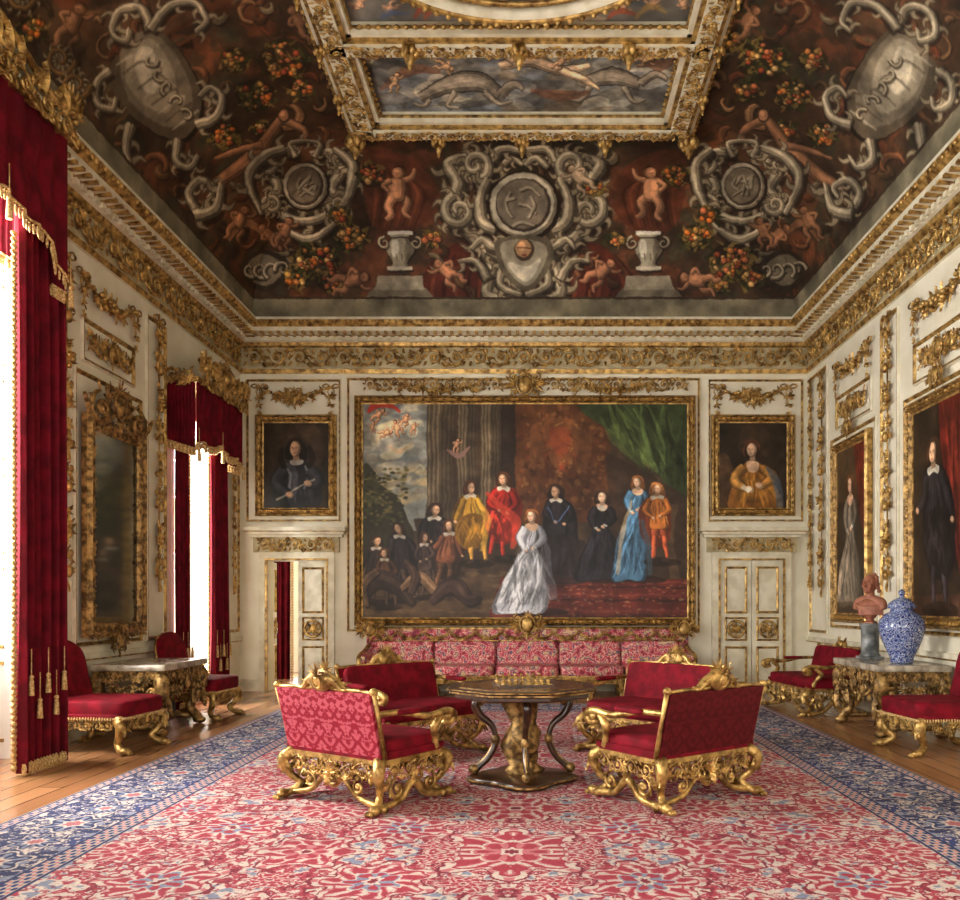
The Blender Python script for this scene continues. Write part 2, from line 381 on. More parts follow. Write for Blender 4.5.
def fruit(c,x,y,r,n,seed=0):
    rr=random.Random(seed+int(x*7+y))
    c.el(x,y,r*1.1,r*.9,(26,22,12),.6,4)
    for i in range(n*2):
        a=rr.random()*6.28;q=math.sqrt(rr.random())*r*1.1;px,py=x+q*math.cos(a),y+q*math.sin(a)*.8
        c.st([(px,py),(px+rr.uniform(-5,5),py+rr.uniform(-5,5)),(px+rr.uniform(-8,8),py+rr.uniform(-8,8))],[3,3,.5],rr.choice([(58,60,30),(98,84,38),(40,42,22),(124,100,54)]),.9)
    for i in range(n):
        a=rr.random()*6.28;q=math.sqrt(rr.random())*r*.85
        k=rr.uniform(1.8,4);c.ball(x+q*math.cos(a),y+q*math.sin(a)*.8,k,k*.95,rr.choice([(190,104,40),(180,134,66),(134,62,36),(168,96,58),(124,100,54),(200,154,94),(176,112,56)]))
def urn(c,x,y,s):
    ST=(158,148,124)
    P=[(x-s*.55,y-s),(x+s*.55,y-s),(x+s*.35,y-s*.75),(x+s*.62,y-s*.3),(x+s*.3,y+s*.3),(x+s*.5,y+s*.6),(x-s*.5,y+s*.6),(x-s*.3,y+s*.3),(x-s*.62,y-s*.3),(x-s*.35,y-s*.75)]
    c.blob([(p[0]+1,p[1]+1) for p in P],(40,28,20),1,2);c.blob([(x+(p[0]-x)*.93,y+(p[1]-y)*.95) for p in P],(110,100,82));c.blob([(x+(p[0]-x)*.74-1.5,y+(p[1]-y)*.9) for p in P],ST,1,3)
    c.el(x-s*.2,y-s*.3,s*.16,s*.36,(222,214,192),.9,3);c.el(x+s*.3,y-s*.2,s*.12,s*.4,(86,76,60),.6,3)
    for i in range(4):c.st([(x-s*.4+i*s*.24,y-s*.1),(x-s*.3+i*s*.2,y+s*.2)],[1.4,.8],(70,60,46),.6)
    c.st([(x-s*.5,y-s*.92),(x+s*.5,y-s*.92)],s*.14,(214,206,186));c.st([(x-s*.45,y-s*.72),(x+s*.4,y-s*.72)],s*.06,(60,50,38));c.st([(x-s*.5,y+s*.5),(x+s*.5,y+s*.5)],s*.14,(190,180,158))
    for d in(-1,1):c.rst(spi(x+d*s*.62,y-s*.5,s*.26,-pi/2,d,1.2),[s*.14,s*.05])
def cart(c,x,y,s):
    for d in(-1,1):
        c.rst([(x+d*s*.2,y-s*1.05),(x+d*s*.9,y-s*1.1),(x+d*s*1.15,y-s*.5),(x+d*s*.9,y+s*.1),(x+d*s*1.15,y+s*.55),(x+d*s*.6,y+s*1.05),(x,y+s*1.2)],[s*.26,s*.42,s*.38,s*.28])
        c.rst(spi(x+d*s*1.2,y-s*.75,s*.35,pi,d,1.3),[s*.24,s*.1]);c.rst(spi(x+d*s*1.1,y+s*.65,s*.33,pi,-d,1.3),[s*.24,s*.1])
        c.rst([(x+d*s*.3,y-s*.95),(x+d*s*.5,y-s*1.4),(x,y-s*1.5)],[s*.24,s*.12])
    c.el(x+1,y+1,s*.8,s*.84,(40,30,22),1,2);c.el(x,y,s*.74,s*.78,(120,108,86));c.el(x-1,y-1,s*.7,s*.74,(184,172,146),1,2);c.el(x,y,s*.62,s*.66,(64,52,40),1,2);c.el(x-s*.03,y-s*.03,s*.56,s*.6,(116,102,82),1,3)
    rr=random.Random(int(x))
    for i in range(7):
        P=[(x+rr.uniform(-.35,.35)*s,y+rr.uniform(-.4,.4)*s) for _ in range(3)];c.st([(p[0]+1,p[1]+1) for p in P],[s*.12,s*.06],(60,48,36),.8,2);c.st(P,[s*.1,s*.05],(164,152,126),.8,2)
# ---- cove mapping
I0,I1,Z0,Z1=.30,2.36,5.88,7.70
def covept(th):return I0+(I1-I0)*(1-math.cos(th)),Z0+(Z1-Z0)*math.sin(th)
TH=np.linspace(0,pi/2,400);INS=I0+(I1-I0)*(1-np.cos(TH));ZZ=Z0+(Z1-Z0)*np.sin(TH)
AL=np.concatenate([[0],np.cumsum(np.hypot(np.diff(INS),np.diff(ZZ)))]);AL/=AL[-1]
FW,FH=1800,620
PYF=CY-F*(ZZ-CH)/(YF-INS)
def mp_far(P):
    o=np.argsort(PYF);v=np.interp(P[:,1],PYF[o],AL[o]);ins=np.interp(v,AL,INS)
    v=np.where(P[:,1]>PYF[0],-(P[:,1]-PYF[0])/190.,v);v=np.where(P[:,1]<PYF.min(),1+(PYF.min()-P[:,1])/190.,v)
    X=(P[:,0]-CX)*(YF-ins)/F
    return np.stack([(X-XL)/(XR-XL)*FW,v*FH],1)
SY0,SY1=3.0,13.5;SW,SH=1900,600
def mp_side(side):
    Xs=(XL+INS) if side<0 else (XR-INS);ra=np.abs(Xs)/(ZZ-CH);o=np.argsort(ra)
    def f(P):
        r=np.abs(P[:,0]-CX)/np.maximum(CY-P[:,1],1);v=np.interp(r,ra[o],AL[o])
        ex=r-ra.max();v=np.where(ex>0,-ex*2.,v);ex=ra.min()-r;v=np.where(ex>0,1+ex*2,v)
        X=np.interp(v,AL,np.abs(Xs));Y=F*X/np.maximum(np.abs(P[:,0]-CX),1)
        return np.stack([(Y-SY0)/(SY1-SY0)*SW,v*SH],1)
    return f
def cove_bg(c,seed):
    X,Y=np.meshgrid(np.arange(c.w)/c.w,np.arange(c.h)/c.h)
    n=fbm(X*14,Y*5,seed,5)[...,None];n2=fbm(X*30+3*n[...,0],Y*10,seed+5,4)[...,None]
    a=C(26,19,14)*(1-n)+C(98,70,46)*n
    t=np.clip((n2-.54)*12,0,1);a=a*(1-t)+C(88,52,32)*(.5+n)*t
    t=np.clip((.4-n2)*12,0,1);a=a*(1-t)+C(52,46,32)*(.6+n)*t
    c.a=a.astype(np.float32)*c.n[...,None]
def clutter(c,x0,x1,y0,y1,n,seed,fm):
    rr=random.Random(seed)
    for i in range(n):
        x=rr.uniform(x0,x1);y=rr.uniform(y0,y1);r=rr.uniform(5,16);col=rr.choice([(112,72,46),(66,46,30),(136,100,66),(92,50,30),(108,96,72),(52,40,26),(84,62,40)])
        P=fm(spi(x,y,r,rr.random()*6.28,rr.choice([-1,1]),rr.uniform(.3,.7),.4));w=rr.uniform(3,9)
        c.st([(p[0]+1.2,p[1]+1.5) for p in P],[w*.6,w*1.2,w*.3],(26,18,12),.6,3);c.st(P,[w*.5,w,w*.2],col,.8,3);c.st([(p[0]-w*.15,p[1]-w*.18) for p in P],[w*.2,w*.35,w*.1],tuple(min(255,q*1.4) for q in col),.6,2)
def paint_cove(c,mir):
    mx=(lambda x:1048-x) if mir else (lambda x:x);d=-1 if mir else 1
    def m(P):return [(mx(p[0]),p[1]) for p in P]
    for P,col in [([(230,170),(300,120),(330,140),(280,180),(240,215)],(98,62,38)),([(60,30),(130,0),(200,10),(120,60),(80,100)],(84,60,40)),([(205,110),(300,60),(350,100),(320,130),(240,150)],(60,40,26)),([(30,0),(70,20),(110,110),(90,140),(50,90)],(70,54,38))]:
        c.blob(m(P),col,.8,6)
    clutter(c,0,350,-30,270,140,77,m)
    for i in range(40):
        rr=random.Random(i+50);x=rr.uniform(20,330);y=rr.uniform(-20,230);a=rr.uniform(-.9,-.3);l=rr.uniform(25,60)
        c.st(m([(x,y),(x+l*.5*math.cos(a),y+l*.5*math.sin(a)+rr.uniform(-10,10)),(x+l*math.cos(a),y+l*math.sin(a))]),[2,6,1],rr.choice([(112,66,40),(38,30,20),(140,96,60),(82,42,26),(112,100,74)]),.5,3)
    for x,y,r,n in [(285,60,24,26),(255,95,18,18),(235,60,14,12),(30,30,16,14),(225,135,14,14),(320,40,14,12),(262,130,10,9),(300,90,12,12)]:fruit(c,mx(x),y,r,n,3)
    putto(c,mx(70),25,20,.5*d,(130,92,64),mir);putto(c,mx(300),22,16,-.6*d,(130,92,64),mir)
    P=[(130,45),(150,28),(175,45),(200,90),(196,125),(178,140),(150,130),(118,100),(108,70)]
    c.blob(m([(p[0]+3,p[1]+3) for p in P]),(24,17,12),.9,4);c.blob(m(P),(84,73,56));c.blob(m([(120,52),(146,30),(172,50),(192,92),(184,124),(158,124),(128,98)]),(116,104,84),1,4)
    c.blob(m([(128,54),(148,38),(164,52),(176,84),(168,112),(146,106),(126,82)]),(150,138,114),1,5);c.blob(m([(134,56),(148,46),(156,64),(156,92),(142,88)]),(200,188,160),.9,6)
    for i in range(9):c.st(m([(116+i*7,66+i*8),(134+i*8,54+i*7),(158+i*4,62+i*7)]),[1.5,3,1],(72,60,46) if i%2 else (184,172,146),.6,3)
    for i in range(5):c.rst(m(spi(150+i*9,60+i*14,8,i,1,.7)),[4,2],lv=False)
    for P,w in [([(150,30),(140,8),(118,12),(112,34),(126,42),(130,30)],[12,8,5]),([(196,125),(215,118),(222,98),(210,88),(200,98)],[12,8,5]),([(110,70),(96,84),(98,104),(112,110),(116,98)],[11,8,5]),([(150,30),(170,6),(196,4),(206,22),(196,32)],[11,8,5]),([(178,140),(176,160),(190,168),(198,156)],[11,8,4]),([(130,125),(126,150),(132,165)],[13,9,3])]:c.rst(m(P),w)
    for x,y in [(60,60),(75,85),(20,-5)]:c.rst(spi(mx(x),y,16,0,d,1.3),[7,3],(104,76,46),(158,122,72))
    for P,w in [([(205,190),(235,170),(262,145),(280,120)],[10,15,9]),([(285,120),(305,132),(300,150)],[9,7,4]),([(262,145),(240,150),(215,160)],[9,6,3])]:
        limb(c,m(P),w,(146,102,70))
    c.ball(mx(284),116,6,7,(160,114,80));putto(c,mx(258),165,13,.6*d,(150,104,72),mir)
    cart(c,mx(305),186,30)
    for P,w in [([(262,215),(248,180),(262,158),(285,148)],[4,13,8]),([(335,150),(352,165),(350,190),(340,212)],[7,13,6]),([(285,230),(310,240),(336,224)],[5,11,4]),([(200,215),(188,195),(200,180),(214,188),(208,200)],[10,9,4]),([(195,215),(215,210),(222,185)],[15,11,4])]:c.rst(m(P),w)
    c.blob(m([(244,262),(262,250),(284,258),(286,276),(268,292),(248,284)]),(50,40,30),1,3);c.blob(m([(248,264),(262,254),(280,262),(280,276),(266,286),(252,280)]),(116,104,82),1,3)
    for k in range(4):c.rst(spi(mx(250+k*11),270,9,k,d,.9),[4.4,1.5],lv=False)
    c.st(m([(228,240),(246,222),(270,240)]),[4,9,3],(132,92,62),.9,2);putto(c,mx(238),222,15,d*.5,(144,100,68),mir);putto(c,mx(270),236,13,-d*.8,(152,106,72),mir)
def cove_band(c):
    X,Y=np.meshgrid(np.arange(c.w)/c.w,np.arange(c.h)/c.h)
    b=Y<(.105)
    g=C(118,110,88)*(.8+.4*fbm(X*40,Y*10,9,4))[...,None]
    c.a=np.where(b[...,None],g,c.a);c.a[(Y>.1)&(Y<.112)]=C(60,46,32)
cf=Cv(FW,FH,mp_far,(60,36,22),3);cove_bg(cf,11)
for mir in(0,1):paint_cove(cf,mir)
cf.blob([(425,300),(430,262),(470,240),(525,250),(580,240),(618,262),(622,318),(560,326),(490,326)],(80,34,22),.95,6)
for i in range(18):cf.st([(436+i*11,312),(432+i*12,285),(445+i*10,255)],[2,4,1],(46,17,11) if i%2 else (112,56,36),.7,3)
cf.blob([(455,165),(480,140),(525,135),(570,140),(595,165),(590,190),(460,190)],(40,32,23),.8,6)
clutter(cf,430,620,140,300,60,5,lambda P:P)
for mir in(0,1):
    mx=(lambda x:1048-x) if mir else (lambda x:x);d=-1 if mir else 1
    m=lambda P:[(mx(p[0]),p[1]) for p in P]
    cf.blob(m([(368,318),(374,288),(425,288),(432,318)]),(116,106,86),1,2);cf.poly(m([(374,290),(424,290),(422,276),(378,276)]),(146,136,114))
    cf.blob(m([(362,160),(385,150),(420,165),(440,200),(410,232),(372,225)]),(84,44,28),.85,6)
    for i in range(8):cf.st(m([(370+i*6,160+i*3),(376+i*7,195),(372+i*6,228)]),[1,4,1],(52,25,15) if i%2 else (120,64,40),.6,3)
    urn(cf,mx(400),256,25)
    putto(cf,mx(396),192,21,.1*d,(184,130,92),mir)
    for x,y,r,n,s in[(316,262,22,36,1),(352,238,15,18,2),(296,278,12,12,2),(372,176,13,14,4),(455,188,10,10,4),(330,282,12,12,6),(340,215,10,10,7),(432,240,9,9,8)]:fruit(cf,mx(x),y,r,n,s)
    putto(cf,mx(350),280,16,d*1.4,(176,122,86),mir);putto(cf,mx(448),272,15,-d*.9,(172,118,84),1-mir);putto(cf,mx(284),232,13,d*.4,(144,100,68),mir);putto(cf,mx(468),178,14,.8*d,(170,146,116),mir)
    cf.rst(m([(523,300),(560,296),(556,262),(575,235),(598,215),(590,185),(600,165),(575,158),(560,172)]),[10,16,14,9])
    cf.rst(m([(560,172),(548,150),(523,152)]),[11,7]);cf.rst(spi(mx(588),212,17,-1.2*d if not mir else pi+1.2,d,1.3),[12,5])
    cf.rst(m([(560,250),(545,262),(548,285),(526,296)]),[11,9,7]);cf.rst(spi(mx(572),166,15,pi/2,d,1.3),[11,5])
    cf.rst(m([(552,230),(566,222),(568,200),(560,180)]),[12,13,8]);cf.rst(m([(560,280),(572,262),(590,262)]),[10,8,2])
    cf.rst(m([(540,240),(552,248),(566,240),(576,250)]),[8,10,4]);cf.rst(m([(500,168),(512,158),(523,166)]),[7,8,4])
cf.el(524,206,37,36,(36,26,18),1,3);cf.el(523,205,34,33,(120,108,86));cf.el(522,204,32,31,(190,180,154),1,2);cf.el(523,205,28,27,(60,48,38),1,2);cf.el(522,204,26,25,(120,108,90),1,4)
for P in ([(510,192),(505,205),(512,218)],[(520,190),(530,188),(540,196)],[(518,204),(528,206),(536,214)],[(512,226),(522,222),(534,226)],[(505,200),(515,198)],[(530,196),(534,206),(528,218)]):cf.st([(p[0]+1,p[1]+1) for p in P],[4,3],(60,48,36),.8,3);cf.st(P,[3,2.4],(176,164,138),.85,2)
cf.blob([(500,238),(546,238),(552,262),(528,292),(504,275),(496,255)],(96,86,68));cf.blob([(503,242),(541,242),(546,260),(528,286),(506,268)],(146,136,114),1,3);cf.blob([(508,262),(528,266),(540,258),(536,272),(526,282),(512,272)],(200,190,166),.9,4)
cf.ball(524,250,10,11,(180,138,98));cf.st([(517,248),(531,248)],[1.4,1.4],(70,36,24),.7);cf.el(524,255,3,1.2,(110,40,30),.7)
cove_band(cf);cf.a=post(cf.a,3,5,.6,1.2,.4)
sides=[]
for sd in(-1,1):
    c=Cv(SW,SH,mp_side(sd),(60,36,22),3,seed=5+sd);cove_bg(c,20+sd);paint_cove(c,sd>0)
    cove_band(c);sides.append(post(c.a,3,15+sd,.6,1.2,.4))
# ------------------------------------------------------------ room shell
M=MB();M.box(XL-.5,XR+.5,YB-.4,YF+.3,-.15,0);M.make('floor',[FLOOR])
M=MB();M.box(XL-.5,XR+.5,YB-.4,YF+.35,7.82,8.0);M.make('ceiling',[CREAM])
WT=.4
wins=[(5.3,7.62,0.0,4.95),(10.95,12.25,0.35,3.95),(1.0,2.8,0.0,4.95),(-3.4,-1.6,0.0,4.95)]
def wallopen(M,fn,a0,a1,z1,ops):
    ops=sorted(ops);c=a0
    for o in ops:
        fn(c,o[0],0,z1)
        if o[2]>0:fn(o[0],o[1],0,o[2])
        fn(o[0],o[1],o[3],z1);c=o[1]
    fn(c,a1,0,z1)
M=MB();wallopen(M,lambda a,b,c,d:M.box(XL-WT,XL,a,b,c,d),YB,YF+.3,7.82,wins);M.make('wall_left',[CREAM])
M=MB();M.box(XR,XR+.3,YB,YF+.3,0,7.82);M.make('wall_right',[CREAM])
DL=(-4.30,-3.35,0,2.1)
M=MB();wallopen(M,lambda a,b,c,d:M.box(a,b,YF,YF+.3,c,d),XL,XR,7.82,[DL]);M.make('wall_far',[CREAM])
bw=[(-3.6,-1.6,.5,5.0),(1.2,3.2,.5,5.0)]  # invented back-wall window openings, put in to carry the fill lamps
M=MB();wallopen(M,lambda a,b,c,d:M.box(a,b,YB-.3,YB,c,d),XL,XR,7.82,bw);M.make('wall_back',[CREAM])
def window(n,a0,a1,z0,z1,axis):
    M=MB()
    def bx(a,b,c,d,m=0,p=0):
        if axis=='x':M.box(XL-WT+.05-p,XL-WT+.11+p,a,b,c,d,m)
        else:M.box(a,b,YB-.25-p,YB-.19+p,c,d,m)
    bx(a0,a0+.08,z0,z1,0,.01);bx(a1-.08,a1,z0,z1,0,.01);bx(a0,a1,z0,z0+.1,0,.02);bx(a0,a1,z1-.08,z1,0,.02);bx(a0,a1,(z0+z1)/2-.04,(z0+z1)/2+.04,0,.015)
    for i in(1,2,3):
        a=a0+(a1-a0)*i/4;bx(a-.015,a+.015,z0,z1)
    k=int((z1-z0)/.5)
    for i in range(1,k):
        z=z0+(z1-z0)*i/k;bx(a0,a1,z-.015,z+.015)
    if axis=='x':
        for y,s in((a0,1),(a1,-1)):
            M.box(XL-WT+.12,XL+.02,min(y,y+s*.03),max(y,y+s*.03),z0,z1,0)
            zz=z0+.15
            while zz<z1-.5:
                M.box(XL-WT+.18,XL-.06,min(y,y+s*.045),max(y,y+s*.045),zz,zz+.03,1);M.box(XL-WT+.18,XL-.06,min(y,y+s*.045),max(y,y+s*.045),zz+.7,zz+.73,1);zz+=.85
        if z0==0:
            bx(a0,a1,0,1.25,0,.0)
            for i in range(4):
                a=a0+(a1-a0)*(i+.12)/4;b=a0+(a1-a0)*(i+.88)/4
                for q in((a,a+.03,.25,1.1),(b-.03,b,.25,1.1),(a,b,.25,.28),(a,b,1.07,1.1)):bx(*q,1,.012)
    M.make('window_%d'%n,[WHITEP,GOLD])
def area(name,loc,rot,sx,sy,pw,col=(1,.97,.925)):
    l=bpy.data.lights.new(name,'AREA');l.shape='RECTANGLE';l.size=sx;l.size_y=sy;l.energy=pw;l.color=col
    o=bpy.data.objects.new(name,l);sc.collection.objects.link(o);o.location=loc;o.rotation_euler=rot
for i,(a,b,c,d) in enumerate(wins):
    window(i+1,a,b,c,d,'x')
    area('back_fill_%d'%(i+1),(XL-WT-.25,(a+b)/2,(c+d)/2),(0,-pi/2,0),d-c,b-a,(1450,700,1250,700)[i])
for i,(a,b,c,d) in enumerate(bw):
    window(i+5,a,b,c,d,'y');area('back_fill_%d'%(i+5),((a+b)/2,YB-.5,(c+d)/2),(pi/2,0,0),b-a,d-c,300)  # added fill lamps outside the made-up back windows, lighting from behind the camera
# cornice
M=MB()
prof=[(0,5.10),(.04,5.10),(.06,5.17),(.03,5.2),(.03,5.52),(.07,5.54),(.09,5.59),(.13,5.60),(.13,5.66),(.16,5.68),(.30,5.70),(.30,5.77),(.34,5.80),(.38,5.86),(.38,5.9),(.2,5.91)]
ms=[0,1,0,2,1,1,0,0,1,0,0,1,1,0,0]
vs=[]
for p,z in prof:vs+=[(XL+p,YB+p,z),(XR-p,YB+p,z),(XR-p,YF-p,z),(XL+p,YF-p,z)]
b=len(M.v);M.v+=vs
for i in range(len(prof)-1):
    for k in range(4):M.f.append([b+i*4+k,b+i*4+(k+1)%4,b+i*4+4+(k+1)%4,b+i*4+4+k]);M.m.append(ms[i]);M.s.append(False)
y=YB+.3
while y<YF-.2:
    for sx,x in((1,XL),(-1,XR)):
        a,b_=sorted((x+sx*.12,x+sx*.17));M.box(a,b_,y,y+.07,5.605,5.665,0)
        a,b_=sorted((x+sx*.14,x+sx*.31));M.box(a,b_,y-.01,y+.04,5.67,5.705,1)
    y+=.13
x=XL+.3
while x<XR-.3:
    M.box(x,x+.07,YF-.17,YF-.12,5.605,5.665,0);M.box(x-.01,x+.04,YF-.31,YF-.14,5.67,5.705,1);x+=.13
M.make('trim_1',[CREAM2,GOLD,CREAM3])
M=MB();scrollrow(M,-4.5,4.5,0,.31);M.make('trim_2',[GOLD],((XL+XR)/2,YF-.035,5.36))
M=MB();scrollrow(M,-4.2,4.2,0,.31);me=M.mesh('frieze_relief',[GOLD])
put(me,'trim_3',(XL+.035,YF-4.35,5.36),pi/2);put(me,'trim_4',(XR-.035,YF-4.35,5.36),-pi/2)
M=MB()
x=XL+.42
while x<XR-.4:
    M.ell((x,YF-.37,5.835),(.025,.02,.035),0,None,6,4);x+=.085
y=2
while y<YF-.4:
    M.ell((XL+.37,y,5.835),(.02,.025,.035),0,None,6,4);M.ell((XR-.37,y,5.835),(.02,.025,.035),0,None,6,4);y+=.085
M.make('trim_5',[GOLD])
def cove(name,kind,m):
    N=28;vs=[];fs=[];uv=[];K=40
    for i in range(N+1):
        th=pi/2*i/N;ins,z=covept(th);v=float(np.interp(th,TH,AL))
        for k in range(K+1):
            t=k/K
            if kind in'fb':
                x=XL+ins+(XR-XL-2*ins)*t;vs.append((x,YF-ins if kind=='f' else YB+ins,z));uv.append(((x-XL)/(XR-XL),v))
            else:
                y=YB+ins+(YF-YB-2*ins)*t;vs.append((XL+ins if kind=='l' else XR-ins,y,z));uv.append(((y-SY0)/(SY1-SY0),v))
    for i in range(N):
        for k in range(K):fs.append((i*(K+1)+k,i*(K+1)+k+1,(i+1)*(K+1)+k+1,(i+1)*(K+1)+k))
    me=bpy.data.meshes.new(name);me.from_pydata(vs,[],fs);ul=me.uv_layers.new()
    for l in me.loops:ul.data[l.index].uv=uv[l.vertex_index]
    for p in me.polygons:p.use_smooth=True
    me.materials.append(m);put(me,name)
mf=imgmat('painted_cove_far',cf.a,.7)
cove('ceiling_cove_far','f',mf);cove('ceiling_cove_back','b',mf)
cove('ceiling_cove_left','l',imgmat('painted_cove_left',sides[0],.7));cove('ceiling_cove_right','r',imgmat('painted_cove_right',sides[1],.7))
# ceiling panels
PX0,PX1=XL+I1,XR-I1;PYT=YF-I1;bwid=.38
def planeimg(name,pts,m,parent=None):
    me=bpy.data.meshes.new(name);me.from_pydata(pts,[],[(0,1,2,3)]);ul=me.uv_layers.new()
    for l,u in zip(range(4),[(0,0),(1,0),(1,1),(0,1)]):ul.data[l].uv=u
    me.materials.append(m);return put(me,name,parent=parent)
cz=7.74
def mp_ceil(x0,x1,y0,y1,w,h):
    def f(P):
        Y=F*(cz-CH)/np.maximum(CY-P[:,1],1);X=(P[:,0]-CX)*Y/F
        return np.stack([(X-x0)/(x1-x0)*w,(Y-y0)/(y1-y0)*h],1)
    return f
px0,px1,py0,py1=PX0+bwid,PX1-bwid,9.5,PYT-.35
c=Cv(1300,500,mp_ceil(px0,px1,py0,py1,1300,500),(100,96,86),4,.4,31)
for i in range(100):
    rr=random.Random(i);x=rr.uniform(360,690);y=rr.uniform(48,115);c.el(x,y,rr.uniform(10,34),rr.uniform(3,8),rr.choice([(150,146,134),(190,180,156),(80,78,76),(62,60,58),(118,116,110),(112,96,74),(104,110,116)]),.6,10,rr.uniform(-.4,.4))
for P,w in [([(420,98),(450,84),(480,82),(500,95)],[9,20,12]),([(430,100),(424,106),(414,104)],[6,4,2]),([(455,92),(448,106),(460,108)],[7,4,2]),([(485,92),(500,104),(512,102)],[7,4,2]),([(500,95),(514,84),(524,90)],[10,8,4]),([(580,84),(612,76),(640,84)],[8,17,10]),([(640,84),(655,74),(668,80)],[8,7,4]),([(590,86),(582,100),(570,100)],[7,4,2]),([(625,88),(634,102),(646,100)],[7,4,2])]:limb(c,P,w,(136,124,106))
for P,w in [([(500,66),(530,60),(560,70),(590,66)],[8,13,10,5]),([(560,70),(585,80),(600,90)],[9,7,3]),([(515,62),(500,54),(488,60)],[7,5,3])]:limb(c,P,w,(186,158,126))
for P in[[(380,90),(410,70),(440,72)],[(530,90),(560,96),(590,92)],[(640,60),(660,66),(680,58)]]:c.st(P,[3,12,3],(104,66,46),.7,5)
for x,y,r in [(560,62,.8),(645,60,1.4),(445,66,2),(395,82,.3)]:putto(c,x,y,8,r,(180,144,108))
planeimg('ceiling_painting_far',[(px0,py0,cz),(px1,py0,cz),(px1,py1,cz),(px0,py1,cz)],imgmat('ceiling_canvas_far',post(c.a,4,3,.9,1.6,.4)*1.1,.7))
c=Cv(900,2400,lambda P:P,(96,92,84),8,.4,37)
for i in range(260):
    rr=random.Random(i+9);c.el(rr.uniform(0,900),rr.uniform(0,2400),rr.uniform(20,70),rr.uniform(10,36),rr.choice([(150,148,134),(116,88,62),(78,88,98),(172,152,118),(90,60,44)]),.6,8)
for i in range(16):
    rr=random.Random(i+90);putto(c,rr.uniform(60,840),rr.uniform(60,2250),40,rr.random()*6,(176,136,104))
for i in range(12):
    rr=random.Random(i+190);putto(c,40+i*76,2345+rr.uniform(-18,14),24,pi+rr.uniform(-1.2,1.2),(190,150,116),i%2)
for i in range(10):
    rr=random.Random(i+290);x=rr.uniform(20,880);c.st([(x,2390),(x+30,2350+rr.uniform(-20,20)),(x+80,2370)],[6,22,6],rr.choice([(140,66,44),(70,84,110),(150,120,70)]),.8,4)
planeimg('ceiling_painting_centre',[(px0,-.8,cz),(px1,-.8,cz),(px1,9.12,cz),(px0,9.12,cz)],imgmat('ceiling_canvas_centre',post(c.a,6,8,.7,1.5,.35)*1.15,.7))
M=MB()
def beam(x0,x1,y0,y1):
    M.box(x0,x1,y0,y1,7.60,7.81,0)
    M.box(x0+.05,x1-.05,y0+.05,y1-.05,7.56,7.6,1);M.box(x0+.1,x1-.1,y0+.1,y1-.1,7.53,7.56,0)
    M.box(x0-.02,x1+.02,y0-.02,y1+.02,7.66,7.69,1)
for (x0,x1,y0,y1) in [(PX0-.03,PX0+bwid,-2.3,PYT+.03),(PX1-bwid,PX1+.03,-2.3,PYT+.03),(PX0+.001,PX1-.001,PYT-.35,PYT+.028),(PX0+.001,PX1-.001,9.12,9.5),(PX0+.001,PX1-.001,-1.2,-.8)]:beam(x0,x1,y0,y1)
def row(xa,ya,xb,yb,z,st=.13,s=.05):
    n=int(math.hypot(xb-xa,yb-ya)/st)
    for i in range(n+1):
        t=i/n;x,y=xa+(xb-xa)*t,ya+(yb-ya)*t
        M.ell((x,y,z),(s*.8,s*.8,s*.6),1,None,7,5)
        if i%2:M.ell((x,y,z-.01),(s*1.2 if ya==yb else s*.4,s*.4 if ya==yb else s*1.2,s*.4),1,None,6,4)
def frow(xa,ya,xb,yb,h):
    L=math.hypot(xb-xa,yb-ya);an=math.atan2(yb-ya,xb-xa)
    M.T=TR((xa+xb)/2,(ya+yb)/2,7.535)@RZ(an)@RX(pi/2);scrollrow(M,-L/2,L/2,0,h,1,-.01);M.T=Matrix()
frow(PX0,PYT-.16,PX1,PYT-.16,.2);frow(PX0+.175,2,PX0+.175,PYT-.3,.2);frow(PX1-.175,2,PX1-.175,PYT-.3,.2);frow(PX0+.3,9.31,PX1-.3,9.31,.2)
row(PX0,PYT+.05,PX1,PYT+.05,7.64,.1,.05);row(PX0-.05,2,PX0-.05,PYT,7.64,.1,.05);row(PX1+.05,2,PX1+.05,PYT,7.64,.1,.05)
row(PX0+bwid,9.09,PX1-bwid,9.09,7.66,.1,.04)
row(PX0+bwid+.03,9.53,PX1-bwid-.03,9.53,7.68,.1,.035);row(PX0+bwid+.03,9.5,PX0+bwid+.03,PYT-.4,7.68,.1,.035);row(PX1-bwid-.03,9.5,PX1-bwid-.03,PYT-.4,7.68,.1,.035)
def pend(x,y,s=.13):
    for k in range(6):
        a=k*pi/3;M.ell((x+.5*s*math.cos(a),y+.5*s*math.sin(a),7.53),(s*.35,s*.35,s*.5),1,None,7,5)
    M.ell((x,y,7.47),(s*.42,s*.42,s*.8),1,None,8,6);M.ell((x,y,7.38),(s*.2,s*.2,s*.45),1,None,8,6)
for x in np.linspace(PX0,PX1,5):pend(x,PYT-.0,.12 if abs(x-PX0)>.1 and abs(x-PX1)>.1 else .17)
for x in np.linspace(PX0+1.0,PX1-1.,3):pend(x,9.3,.14)
for y in np.arange(3,11,.9):pend(PX0,y,.09);pend(PX1,y,.09)
P=[((PX0+PX1)/2+1.85*math.cos(a),7.25+1.66*math.sin(a),7.66) for a in np.linspace(0,2*pi,65)]
M.tube(P,.09,0,8);M.tube([(p[0],p[1],p[2]-.07) for p in P],.04,1,6)
M.tube([((PX0+PX1)/2+1.68*math.cos(a),7.25+1.5*math.sin(a),7.66) for a in np.linspace(0,2*pi,65)],.03,1,6)
for a in np.linspace(0,2*pi,90):M.ell(((PX0+PX1)/2+1.85*math.cos(a),7.25+1.66*math.sin(a),7.55),(.035,.035,.03),1,None,6,4)
M.make('trim_6',[CREAM2,GOLD])
